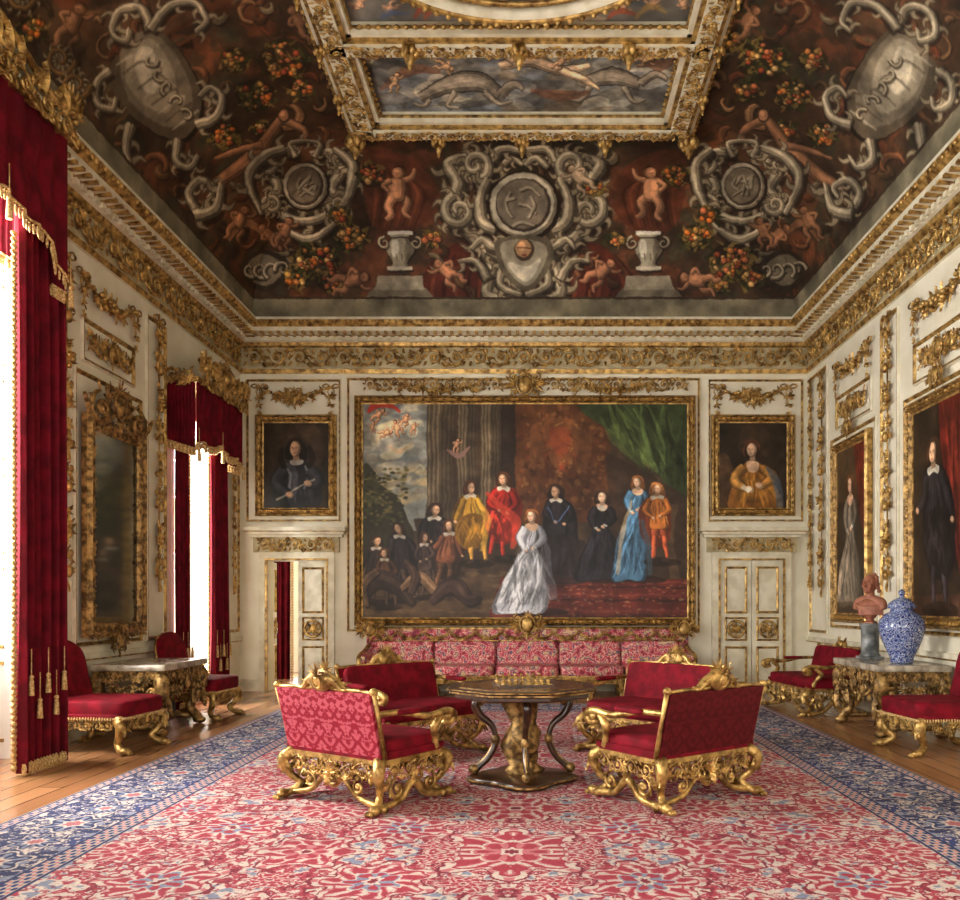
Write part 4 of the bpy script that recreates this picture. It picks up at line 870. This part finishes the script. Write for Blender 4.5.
def curtains(ya,yb,zt,wn,wf,xo,xf,hv,tail,nf=5.5,over=0,xn=None):
    M=MB();xn=xo if xn is None else xn
    for a,b,e,xq in[(ya,ya+wn,1,xn),(yb-wf+over,yb+over,-1,xo)]:
        sheet(M,a,b,.03,zt,XL+xq,.06 if xq>.2 else .035,nf,0,.08)
        ye=b+.04 if e>0 else a-.04
        fringe_col(M,XL+xq,ye,.05,zt-hv+.1)
        for i in range(5):tassel(M,XL+xq+.08,a+(b-a)*(i+.5)/5,.8-.2*(i%2),.09)
        y=a
        while y<b:M.ell((XL+xq+.06,y,.06),(.025,.025,.06),1,None,6,4);y+=.045
    n=max(2,int((yb-ya)/.7));y0=ya-.1;xf=XL+xf
    def val(p0,p1,front):
        vs=[];fs=[];A=40;B=8
        for j in range(B+1):
            for i in range(A+1):
                u=i/A
                if front:
                    s=abs(math.sin(u*pi*n));e=max(0,1-u*8)+max(0,1-(1-u)*8);dep=hv*(.72+.10*s)+tail*e
                else:s=.3;dep=hv*.8+tail*u
                q=(p0[0]+(p1[0]-p0[0])*u,p0[1]+(p1[1]-p0[1])*u);t=j/B
                bul=.022*math.sin(u*n*26)+.03*math.sin(t*pi*3)*s*(1-t*.3)
                nx=(1,0) if front else (0,-1)
                vs.append((q[0]+nx[0]*bul,q[1]+nx[1]*bul,zt-dep*t))
        for j in range(B):
            for i in range(A):fs.append((j*(A+1)+i,j*(A+1)+i+1,(j+1)*(A+1)+i+1,(j+1)*(A+1)+i))
        M.add(vs,fs,0)
        for i in range(A):
            for h in(0,.5):
                b=vs[B*(A+1)+i];b2=vs[B*(A+1)+i+1];p=[b[k]+(b2[k]-b[k])*h for k in range(3)]
                M.ell((p[0],p[1],p[2]-.03),(.012,.016,.05),1,None,6,4)
        M.tube([(v[0]+.01,v[1],v[2]+.02) for v in vs[B*(A+1):]],.012,1,5)
    val((xf,y0),(xf,yb+.1),True);val((XL+.02,y0),(xf,y0),False);val((XL+.02,yb+.1),(xf,yb+.1),False)
    w=(yb-ya+.2)/n
    for i in range(n+1):tassel(M,xf+.04,y0+i*w,zt-hv*.78-(tail*.9 if i in(0,n) else 0),.10)
    M.box(XL+.01,xf+.04,y0-.03,yb+.13,zt,zt+.07,2)
    M.T=TR(xf+.05,(ya+yb)/2,zt+.04)@RZ(pi/2);L=(yb-ya)/2+.12;scrollrow(M,-L,L,.03,.24,2)
    cartouche(M,0,.22,.28,2);shell(M,-L+.1,.15,.24,2);shell(M,L-.1,.15,.24,2)
    for d in(-1,1):M.tube(cat([(0,-.02,.4),(d*L*.4,-.02,.28),(d*L*.75,-.02,.14),(d*L,-.02,.25)],5),[.04,.03,.045],2,7)
    for i in range(18):leaf(M,-L+2*L*i/17,.1,pi/2+R.uniform(-.4,.4),.24,.12,2)
    D=(xf-XL)/2-.04
    M.T=TR((XL+xf)/2,ya-.12,zt+.04);scrollrow(M,-D,D,.03,.24,2)
    M.T=TR((XL+xf)/2,yb+.15,zt+.04)@RZ(pi);scrollrow(M,-D,D,.03,.24,2);M.T=Matrix()
    return M.make('window_curtains',[VELVETD,FRINGE,GOLD])
curtains(4.8,7.14,5.40,.6,.60,.56,.70,1.15,.42,5.5,.24)
curtains(10.86,12.3,4.25,.36,.62,.22,.40,.95,.12,4,0,.10)
curtains(.6,3.2,5.38,.6,.6,.5,.68,1.15,.42)
M=MB();sheet(M,-.16,.16,0,2.9,0,.05,3);fringe_col(M,0,.19,0,2.8);M.make('anteroom_curtain',[VELVETD,FRINGE],(-4.72,15.6,0),-pi/2+.2)
area('daylight_anteroom',(-5.0,17.1,1.6),(-pi/2,0,0),1.6,2.4,160)
# ------------------------------------------------------------ mirror
M=MB();w,h=1.3,2.35
M.frame(w,h,[(0,0),(0,.06),(.04,.1),(.08,.07),(.12,.08),(.15,.03),(.15,0)],0)
M.box(-w/2+.14,w/2-.14,-.03,0,-h/2+.14,h/2-.14,1)
for d in(-1,1):
    M.T=TR(d*(w/2-.08),-.05,0)@RY(pi/2);scrollrow(M,-h/2,h/2,0,.15);M.T=TR(0,-.05,d*(h/2-.06));scrollrow(M,-w/2,w/2,0,.16);M.T=Matrix()
M.T=TR(0,-.05,0);cartouche(M,0,h/2+.2,.32);scroll(M,-.42,h/2+.08,.2,pi/2,1,1.4,.04);scroll(M,.42,h/2+.08,.2,pi/2,-1,1.4,.04);leaf(M,-.62,h/2+.0,2.2,.25,.1);leaf(M,.62,h/2,.9,.25,.1);cartouche(M,0,-h/2-.05,.2);M.T=Matrix()
M.make('gilt_wall_mirror',[GOLDD,MIRG],(XL+.04,9.35,2.22),pi/2)
# ------------------------------------------------------------ armchair / settee
def yz(x,y0=0,z0=0,flip=1):return TR(x,y0,z0)@RZ(pi/2*flip)
def sleg(M,x,y,sx,sy,h=.34,m=1,r=.036):
    P=cat([(x,y,h),(x+sx*.05,y+sy*.06,h*.82),(x+sx*.02,y+sy*.02,h*.5),(x-sx*.03,y-sy*.03,h*.3),(x+sx*.01,y+sy*.03,h*.12),(x+sx*.03,y+sy*.07,.035)],4)
    M.tube(P,[r*1.3,r*1.2,r*.8,r*.7,r*.8,r*.9],m,8);M.ell((x+sx*.03,y+sy*.08,.035),(r*1.05,r*1.3,.035),m)
    for k in(-1,0,1):M.ell((x+sx*.03+k*.02,y+sy*.13,.018),(.012,.022,.018),m,None,6,4)
    for k in range(3):leaf(M,x+sx*.03,h*.9,-pi/2+(k-1)*.5,h*.4,.05,m,y+sy*.05-(.03 if sy<0 else -.03))
def armchair(name,x,y,face,w=1.0,back=VELVET,bh=.40,d=.33,crest=.22,cush=VELVET,gm=GOLD):
    M=MB();hw=w/2
    M.rbox((0,-.02,.42),(hw-.02,d,.065),0,.3);M.box(-hw+.01,hw-.01,-d+.01,d-.01,.34,.40,0);M.box(-hw,hw,-d,d,.315,.35,1)
    for sy,rz in((-1,0),(1,pi)):
        M.T=TR(0,sy*d,.26)@RZ(rz);scrollrow(M,-hw+.08,hw-.08,0,.13,1,-.005);shell(M,0,-.03,.11,1,-.02);leaf(M,0,-.02,-pi/2,.1,.08,1,-.02)
        M.tube(cat([(-hw+.06,.01,-.04),(-hw*.5,.01,-.01),(0,.01,-.08),(hw*.5,.01,-.01),(hw-.06,.01,-.04)],5),.016,1,6)
        M.T=TR(0,sy*(d-.03),.0)@RZ(rz)
        M.tube(cat([(-hw-.02,0,.03),(-hw*.5,0,.08),(-hw*.2,0,.19),(0,0,.14),(hw*.2,0,.19),(hw*.5,0,.08),(hw+.02,0,.03)],5),[.028,.02,.018,.026,.018,.02,.028],1,7)
        for q in(-1,1):scroll(M,q*hw*.5,.15,.055,pi/2,q,1.3,.013,1,0)
    for sx in(-1,1):
        M.T=yz(sx*hw,0,.27,sx);scrollrow(M,-d+.05,d-.05,0,.12,1,-.005)
        M.tube(cat([(-d-.04,.02,-.238),(-d*.4,.02,-.21),(0,.02,-.1),(d*.4,.02,-.21),(d+.04,.02,-.238)],6),[.03,.024,.03,.024,.03],1,7)
        for q in(-1,1):scroll(M,q*d*.5,-.13,.07,pi/2,-q,1.3,.018,1,.02);leaf(M,q*d*.9,-.12,pi/2+q*.5,.12,.07,1,.0)
        leaf(M,0,-.12,pi/2,.13,.08,1,.01)
    M.T=Matrix()
    for sx in(-1,1):
        for sy in(-1,1):sleg(M,sx*(hw-.05),sy*(d-.04),sx,sy)
    M.T=TR(0,d-.05,.42)@RX(-.24);bw=hw-.01
    M.rbox((0,-.01,bh/2),(bw-.03,.045,bh/2),0,.2);M.box(-bw+.01,bw-.01,.02,.05,-.05,bh,2)
    for sx in(-1,1):
        M.tube([(sx*bw,.02,-.06),(sx*(bw+.01),.02,bh*.5),(sx*(bw+.015),.025,bh+.01)],[.02,.014,.018],1,8);M.ell((sx*(bw+.01),.02,bh+.01),(.03,.03,.028),1)
    M.tube(cat([(-bw,.02,bh),(-bw*.6,.02,bh+.01),(-bw*.25,.02,bh+.01),(0,.02,bh+.03),(bw*.25,.02,bh+.01),(bw*.6,.02,bh+.01),(bw,.02,bh)],4),.014,1,8);M.tube([(-bw,.03,-.05),(bw,.03,-.05)],.018,1,6)
    T0=M.T.copy()
    for rz in(0,pi):
        M.T=T0@TR(0,.02,bh+.0)@RZ(rz);s=crest
        M.ell((0,-.02,s*.3),(s*.5,.03,s*.34),1,None,12,8);cartouche(M,0,s*.35,s*.4,1);shell(M,0,s*.55,s*.42,1)
        for dd in(-1,1):
            M.tube(cat([(dd*s*.3,-.01,s*.45),(dd*s*.6,-.01,s*.3),(dd*s*.85,-.01,s*.06),(dd*s*1.05,-.01,s*.06)],4),[.026,.02,.014],1,7);leaf(M,dd*s*.45,s*.2,(.4 if dd>0 else pi-.4),s*.4,s*.2,1,-.01)
    M.T=Matrix()
    for sx in(-1,1):
        P=cat([(sx*(hw-.02),d+.03,.66),(sx*(hw+.0),d*.4,.655),(sx*(hw+.03),-d*.3,.61),(sx*(hw+.04),-d*.85,.625),(sx*(hw+.03),-d-.05,.59),(sx*(hw+.02),-d-.02,.54),(sx*(hw+.02),-d+.06,.545)],5)
        M.tube(P,[.02,.022,.026,.032,.028,.02],1,8);M.ell((sx*(hw+.03),-d+.02,.585),(.03,.04,.035),1)
        M.tube(cat([(sx*(hw+.03),-d*.75,.6),(sx*(hw+.035),-d*.5,.53),(sx*(hw-.01),-d*.65,.45),(sx*(hw-.03),-d*.75,.37)],5),[.022,.03,.022,.032],1,8)
        M.rbox((sx*(hw+.01),0.05,.66),(.038,d*.42,.02),0,.5)
    return M.make(name,[cush,gm,back],(x,y,.012),face)
def fr(dx,dy):return math.atan2(dy,dx)+pi/2
armchair('gilt_armchair',-1.22,6.04,fr(.56,.83),.95,DAMPINK)
armchair('gilt_armchair',1.02,6.10,fr(-.6,.80),.98,DAMRED)
armchair('gilt_armchair',-1.14,7.80,fr(.72,-.69),1.12,VELVET)
armchair('gilt_armchair',1.06,7.80,fr(-.72,-.69),1.12,VELVET)
o=armchair('gilt_settee',3.62,11.0,fr(-1,-.12),1.25,VELVET,.42,.34,.16);o.location.z=0
def sidechair(x,y,face,w=.68,d=.33):
    M=MB();hw=w/2
    M.rbox((0,-.02,.42),(hw,d+.02,.085),0,.25);M.rbox((0,0,.355),(hw+.005,d+.015,.03),0,.2)
    for i in range(30):
        t=-hw+2*hw*i/29;M.ell((t,-d-.03,.335),(.01,.008,.018),2,None,6,4)
        u=-d+2*d*i/29
        for s in(-1,1):M.ell((s*(hw+.008),u,.335),(.008,.01,.018),2,None,6,4)
    for sx in(-1,1):
        for sy in(-1,1):sleg(M,sx*(hw-.06),sy*(d-.05),sx,sy,.33,1,.045)
        M.T=yz(sx*(hw-.04),0,.27,sx);scrollrow(M,-d+.08,d-.08,0,.1,1,-.01);M.T=Matrix()
    M.T=TR(0,-d,.27);scrollrow(M,-hw+.08,hw-.08,0,.1,1,-.01);shell(M,0,0,.08,1)
    M.T=TR(0,d-.03,.5)@RX(-.2)
    P=[(-.27,-.1),(.27,-.1),(.31,.2),(.29,.42),(.15,.53),(0,.56),(-.15,.53),(-.29,.42),(-.31,.2)]
    Q=cat(P,4,True);n=len(Q);vs=[];fs=[]
    for yy,s in((-.05,.85),(-.035,1),(.04,1)):
        for q in Q:vs.append((q[0]*s,yy,(q[1]-.2)*s+.2))
    for j in(0,1):
        for i in range(n):fs.append((j*n+i,j*n+(i+1)%n,(j+1)*n+(i+1)%n,(j+1)*n+i))
    fs.append(tuple(range(n)));fs.append(tuple(range(2*n,3*n)));M.add(vs,fs,0,False)
    M.tube([(q[0],.02,q[1]) for q in Q[8:]]+[(Q[0][0],.02,Q[0][1])],.012,1,6)
    M.T=Matrix();return M.make('crimson_side_chair',[VELVET,GOLD,FRINGE],(x,y,0),face)
sidechair(-4.18,8.12,fr(1,-.12),.72,.40);sidechair(-4.16,10.40,fr(1,-.1),.68,.34);sidechair(3.85,8.0,fr(-1,-.1),.72,.38)
# ------------------------------------------------------------ console tables
def console(name,x,y,rz,L=1.25,D=.75,H=.76,gm=GOLDD):
    M=MB();M.rbox((0,0,H-.03),(L/2,D/2,.035),1,.08)
    M.box(-L/2+.05,L/2-.05,-D/2+.05,D/2-.02,H-.16,H-.065,0)
    M.T=TR(0,-D/2+.05,H-.13);scrollrow(M,-L/2+.05,L/2-.05,0,.13);swag(M,L*.42,.12,.08,-L*.24,-.06,0,False);swag(M,L*.42,.12,.08,L*.24,-.06,0,False);cartouche(M,0,-.1,.15)
    for s in(-1,1):M.T=yz(s*(L/2-.05),0,H-.12,s);scrollrow(M,-D/2+.06,D/2-.06,0,.13);swag(M,D*.6,.1,.07,0,-.05,0,False)
    M.T=Matrix()
    for sx in(-1,1):
        for sy in(-1,1):
            X=sx*(L/2-.12);Y=sy*(D/2-.11)
            P=cat([(X,Y,H-.1),(X+sx*.05,Y+sy*.05,H-.2),(X+sx*.02,Y+sy*.02,H*.5),(X-sx*.07,Y-sy*.05,H*.3),(X-sx*.02,Y,.12),(X+sx*.03,Y+sy*.03,.05)],5)
            M.tube(P,[.075,.085,.06,.045,.055,.06],0,8);M.ell((X+sx*.03,Y+sy*.03,.045),(.08,.08,.045),0)
            for rz_ in(0,pi/2,-pi/2):
                M.T=TR(X,Y,H*.62)@RZ(rz_)@TR(0,-.06,0);scroll(M,sx*.03,0,.07,0,sx,1.3,.022);leaf(M,0,-.02,-pi/2,.25,.11);M.T=Matrix()
    M.tube(cat([(-L/2+.1,0,.1),(-L*.2,0,.14),(0,0,.1),(L*.2,0,.14),(L/2-.1,0,.1)],5),.035,0,8);cluster(M,0,.16,.1,9,0,0)
    M.tube([(-L/2+.1,-D/2+.1,.1),(-L/2+.1,D/2-.1,.1)],.03,0,8);M.tube([(L/2-.1,-D/2+.1,.1),(L/2-.1,D/2-.1,.1)],.03,0,8)
    return M.make(name,[gm,MARBLE],(x,y,0),rz)
console('marble_console_table',-4.27,9.35,pi/2,1.2,.8);console('marble_console_table',3.93,9.32,-pi/2,1.35,.78)
# ------------------------------------------------------------ vase, bust
M=MB();M.lathe([(.10,0),(.12,.01),(.115,.05),(.15,.12),(.2,.24),(.235,.36),(.23,.45),(.18,.52),(.12,.55),(.11,.58),(.115,.6)],m=0,seg=36);M.lathe([(.145,.585),(.15,.60),(.13,.64),(.08,.68),(.03,.70),(.02,.72),(.035,.745),(.03,.77),(.005,.79)],m=0,seg=36);M.make('blue_and_white_porcelain_jar',[BLUEW],(3.93,8.98,.768))
M=MB();M.box(-.12,.12,-.12,.12,0,.03,0);M.lathe([(.115,.03),(.115,.05),(.1,.06),(.1,.36),(.115,.38),(.12,.41)],seg=28);M.make('grey_marble_plinth',[GMARB],(3.87,9.68,.768))
M=MB();e=M.ell
e((0,0.01,.46),(.075,.095,.105),0,None,20,14);e((0,-.035,.40),(.055,.062,.065),0,None,16,10);M.tube([(0,-.088,.485),(0,-.125,.440),(0,-.105,.428)],[.012,.018,.02],0,8);e((0,-.078,.497),(.05,.022,.013),0,None,10,8)
e((0,-.094,.405),(.026,.014,.007),0,None,10,8);e((0,-.092,.393),(.022,.014,.008),0,None,10,8);e((0,-.083,.362),(.026,.026,.02),0,None,10,8)
for s in(-1,1):
    e((s*.033,-.080,.472),(.014,.01,.008),0,None,10,8);e((s*.075,.01,.45),(.012,.02,.028),0,None,8,6);e((s*.040,-.060,.43),(.026,.028,.028),0,None,8,6)
    for k in range(5):e((s*(.062+.005*k),.035+.004*k-.01*(k%2),.53-.04*k),(.022,.032,.024),0,None,8,6)
    M.tube(cat([(0,0,.29),(s*.07,.0,.265),(s*.14,.0,.235),(s*.17,.0,.16)],4),[.05,.055,.06,.05],0,12)
for k in range(6):e((math.sin(k)*.04,.065+.012*math.cos(k*2),.56-.03*k),(.034,.034,.028),0,None,8,6)
M.tube([(0,0,.15),(0,.0,.28),(0,-.005,.38)],[.08,.052,.05],0,14);e((0,-.01,.19),(.15,.09,.10),0,None,18,12);e((0,-.015,.12),(.10,.07,.08),0,None,14,10)
for k in range(7):M.tube(cat([(-.19+.02*k,-.02,.25-.02*k),(-.08,-.09,.20-.017*k),(.08,-.09,.19-.014*k),(.18,-.02,.22-.02*k)],4),.012,0,6)
M.lathe([(.075,0),(.08,.015),(.05,.03),(.04,.05),(.055,.08),(.06,.11)],seg=20)
o=M.make('terracotta_portrait_bust',[TERRA],(3.87,9.68,1.178),fr(-1,-.7))
rm=o.modifiers.new('r','REMESH');rm.mode='VOXEL';rm.voxel_size=.005;rm.use_smooth_shade=True;o.modifiers.new('s','SMOOTH').iterations=2
# ------------------------------------------------------------ centre table
M=MB()
def octo(r,z0,z1,m,bev=.01):
    M.lathe([(r-bev,z0),(r,z0+bev),(r,z1-bev),(r-bev,z1)],m=m,seg=8,sm=False)
octo(.61,.725,.75,0);octo(.595,.71,.728,1,.004);octo(.55,.67,.712,0)
octo(.52,.75,.7525,1,.0005);octo(.505,.7505,.754,2,.0005)
for k in range(8):
    a0=2*pi*(k+.5)/8;a1=2*pi*(k+1.5)/8;M.tube([(.612*math.cos(a0),.612*math.sin(a0),.74),(.612*math.cos(a1),.612*math.sin(a1),.74)],.006,1,6)
M.lathe([(.13,.06),(.15,.1),(.10,.14),(.12,.2),(.15,.28),(.13,.38),(.09,.46),(.10,.5),(.12,.56),(.15,.62),(.17,.67)],m=1,seg=40,fn=lambda a,z:1+.2*math.sin(3*a+z*18))
for k in range(4):
    a=k*pi/2+.12;cs,sn=math.cos(a),math.sin(a)
    P=[(.32,.67),(.37,.61),(.33,.52),(.24,.44),(.21,.32),(.26,.2),(.34,.12),(.38,.08)]
    M.tube(cat([(r*cs,r*sn,z) for r,z in P],5),[.03,.034,.028,.022,.026,.024,.03],0,8);M.tube(cat([(r*cs*1.04,r*sn*1.04,z+.012) for r,z in P],5),[.014]*3,1,6)
    M.ell((.33*cs,.33*sn,.63),(.04,.04,.04),1);M.ell((.38*cs,.38*sn,.10),(.045,.045,.04),1);M.ell((.21*cs,.21*sn,.33),(.035,.035,.05),1)
fq=lambda a,z:1+.14*math.cos(4*a-.48)
M.lathe([(.36,0),(.38,.01),(.38,.04),(.35,.055),(.32,.06),(.30,.07),(.1,.075)],m=0,seg=48,fn=fq);M.tube([(.383*fq(a,0)*math.cos(a),.383*fq(a,0)*math.sin(a),.028) for a in np.linspace(0,2*pi,49)],.009,1,6)
M.make('octagonal_centre_table',[WOODD,GOLDD,multi('inlaid_top',[(60,36,20),(140,96,50),(78,46,24),(36,22,14)],16,.2)],(-.10,6.58,.012))
M=MB();M.box(-.21,.21,-.21,.21,0,.015,0)
for i in range(8):
    for j in range(8):
        if (i+j)%2:M.box(-.2+i*.05,-.15+i*.05,-.2+j*.05,-.15+j*.05,.015,.017,1)
        if j in(0,1,6,7):
            h=.035+.02*((i*3+j)%3) if j in(0,7) else .032
            M.lathe([(.014,0),(.015,.005),(.007,.012),(.006,h*.7),(.011,h*.75),(.009,h),(.002,h+.006)],(-.175+i*.05,-.175+j*.05,.016),1,10)
M.make('chess_set',[WOODD,GOLD],(-.10,6.58,.767),.2)
# ------------------------------------------------------------ long sofa
M=MB();L=2.45
M.box(-L,L,-.42,.30,.2,.33,1)
n=5
for i in range(n):
    x0=-L+2*L*i/n;M.rbox((x0+L/n,-.06,.39),(L/n-.01,.38,.08),0,.25)
    M.rbox((x0+L/n,.27,.62),(L/n-.01,.10,.20),0,.25)
M.box(-L-.1,L+.1,.30,.40,.25,1.0,2)
M.tube([(-L-.12,.34,1.01),(L+.12,.34,1.01)],.03,1,8);M.tube([(-L,.26,.82),(L,.26,.82)],.015,1,6)
M.T=TR(0,.30,.94)
for i in range(12):
    xx=-L+.2+i*.408;swag(M,.38,.09,.06,xx,.0,1,False);bow(M,xx-.204,.03,.07,1)
    P=cat([(xx-.19,-.01,.02),(xx,-.03,-.1),(xx+.19,-.01,.02)],5);M.tube(P,.014,1,5)
cartouche(M,0,.14,.26,1)
M.T=TR(0,-.43,.26);scrollrow(M,-L,L,0,.11,1);M.T=Matrix()
for i in range(6):
    x=-L+.08+(2*L-.16)*i/5;sleg(M,x,-.36,0,-1,.2,1);sleg(M,x,.24,0,1,.2,1)
for s in(-1,1):
    M.rbox((s*(L+.04),-.05,.55),(.09,.36,.09),0,.5);M.tube(cat([(s*(L+.06),.3,.75),(s*(L+.08),.0,.66),(s*(L+.08),-.35,.62),(s*(L+.06),-.45,.5),(s*(L+.02),-.4,.3)],5),.035,1,8)
    M.T=TR(s*(L+.02),.26,1.0);cartouche(M,0,.0,.22,1);M.T=Matrix()
M.make('long_tapestry_sofa',[TAPES,GOLD,TAPES],(-.12,12.98,0))
# ------------------------------------------------------------ carpet
KX=200;cx0,cx1,cy0,cy1=-3.38,3.12,-1.0,11.7
W=int((cx1-cx0)*KX);H=int((cy1-cy0)*KX)
X,Y=np.meshgrid((np.arange(W)+.5)/KX,(np.arange(H)+.5)/KX);X=X.astype(np.float32);Y=Y.astype(np.float32)
xm=np.abs(X-(cx1-cx0)/2);yr=(cy1-cy0)-Y
per=1.0;yp=np.abs(((yr-1.0+per)%(2*per))-per)
RED=C(156,46,62);CRM=C(200,182,170);PNK=C(184,102,108);NAV=C(34,42,82);LBL=C(122,128,150);DRD=C(118,32,48)
wx=xm+.05*fbm(xm*11,yp*11,61,3);wy=yp+.05*fbm(xm*11,yp*11,71,3)
n1=fbm(wx*8.2,wy*8.2,81,3);n2=fbm(wx*18,wy*18,85,3);n3=vn(wx*42,wy*42,90);n4=fbm(wx*11,wy*11,99,2)
a=np.zeros((H,W,3),np.float32)+RED
def pm(mask,col):a[mask]=col
pm(n1>.52,CRM);pm((n1>.52)&(n2>.52),PNK);pm((n1>.52)&(n2>.57),RED);pm((n1<=.52)&(np.abs(n2-.5)<.022),PNK);pm((n1<.52)&(n2>.61),CRM);pm((n1<.48)&(n2<.36),DRD);pm(np.abs(n1-.52)<.007,DRD)
pm(np.abs(n4-.5)<.012,CRM);pm((np.abs(n4-.5)>.012)&(np.abs(n4-.5)<.018),DRD);pm((n3>.82)&(n1<.52),CRM);pm((n3>.84)&(n1>.52),LBL);pm((n1>.64),LBL);pm((n1>.64)&(n2>.5),CRM);pm((n3<.1),DRD)
for (px,py,Rr,q) in [(0,0,.44,8),(0,per,.34,6),(.68,.5,.3,7),(1.15,0,.3,6),(1.2,per,.3,8),(.5,per,.16,5),(1.75,.5,.3,7),(.42,.1,.13,5),(1.8,0,.15,5),(.8,per*.98,.14,6),(.22,.55,.14,6),(1.2,.48,.13,6),(2.2,.0,.22,6),(2.2,per,.24,7)]:
    dx=xm-px+.06*(n2-.5);dy=yp-py+.06*(n4-.5);r=np.hypot(dx,dy)/Rr;th=np.arctan2(dy,dx);lob=1+.18*np.cos(q*th)
    t=r/lob
    pm(t<1.0,DRD);pm(t<.95,CRM);pm((t<.95)&(np.cos(3*q*th)>.3)&(t>.84),PNK);pm(t<.82,RED);pm((t<.78)&(np.cos(2*q*th+t*8)>.0),PNK);pm((t<.76)&(np.cos(2*q*th+t*8)>.6),CRM);pm(t<.46,CRM);pm(t<.42,LBL if q==7 else PNK);pm((t<.38)&(np.cos(q*th)>0),RED);pm(t<.18,CRM);pm(t<.1,DRD)
bd=np.minimum(np.minimum(X,(cx1-cx0)-X),np.minimum(yr,Y));hor=(np.minimum(yr,Y)<np.minimum(X,(cx1-cx0)-X))
al=np.where(hor,xm,yr);al2=np.abs(((al+.4)%.8)-.4)
bm=bd<.88
b1=fbm(al2*10+.4*vn(al2*16,bd*16,5),bd*11,101,3);b2=fbm(al2*22,bd*22,105,3)
ba=np.zeros((H,W,3),np.float32)+CRM*.95
ba[b1>.47]=NAV;ba[(b1>.47)&(b2>.56)]=CRM;ba[(b1<.47)&(b2>.54)]=NAV*1.3;ba[(b1<.45)&(b2<.42)]=LBL;ba[np.abs(b1-.42)<.01]=NAV;ba[np.abs(b2-.47)<.010]=CRM
for off,rad,q in((0,.18,6),(.4,.14,8)):
    dx=al2-off;dy=bd-.46;r=np.hypot(dx,dy)/rad;th=np.arctan2(dy,dx);t=r/(1+.18*np.cos(q*th))
    ba[t<1]=CRM;ba[t<.9]=NAV;ba[(t<.8)&(np.cos(2*q*th)>0)]=LBL;ba[t<.45]=CRM;ba[t<.3]=PNK*.9
g=(bd<.10)|((bd>.74)&(bd<.88));ba[g]=CRM*.92
gm=np.sin(al*60)*np.sin(bd*110);ba[g&(gm>.2)]=NAV*1.2;ba[g&(gm<-.5)]=PNK
for e_ in(.015,.105,.735,.87):ba[np.abs(bd-e_)<.01]=NAV
ba[bd<.012]=C(150,130,110)
a[bm]=ba[bm]
fade=(.86+.28*fbm(X*1.3,Y*1.3,120,4))[...,None];a=a*fade*(.88+.24*vn(X*150,Y*150,7)[...,None])
a=a*.9+.05
cm=imgmat('floral_rug_pattern',a,.95)
M=MB();M.box(cx0,cx1,cy0,cy1,0.001,.011,0);me=M.mesh('floral_carpet',[cm]);ul=me.uv_layers.new()
for l in me.loops:
    v=me.vertices[l.vertex_index].co;ul.data[l.index].uv=((v.x-cx0)/(cx1-cx0),(v.y-cy0)/(cy1-cy0))
put(me,'floral_carpet')
# ------------------------------------------------------------ world + camera
w=bpy.data.worlds.new('overcast_sky');sc.world=w;w.use_nodes=True;bg=w.node_tree.nodes['Background'];bg.inputs[0].default_value=(.96,.98,1,1);bg.inputs[1].default_value=2.6
cam=bpy.data.cameras.new('camera');co=bpy.data.objects.new('camera',cam);sc.collection.objects.link(co);sc.camera=co
co.location=(0,0,CH);co.rotation_euler=(pi/2,0,0);cam.sensor_width=36;cam.lens=F/960*36;cam.shift_x=-(CX-480)/960;cam.shift_y=(CY-450)/960;cam.clip_end=200
try:
    sc.view_settings.view_transform='Standard';sc.view_settings.look='None'
except Exception as ex:print(ex)
print('verts',sum(len(m.vertices) for m in bpy.data.meshes))
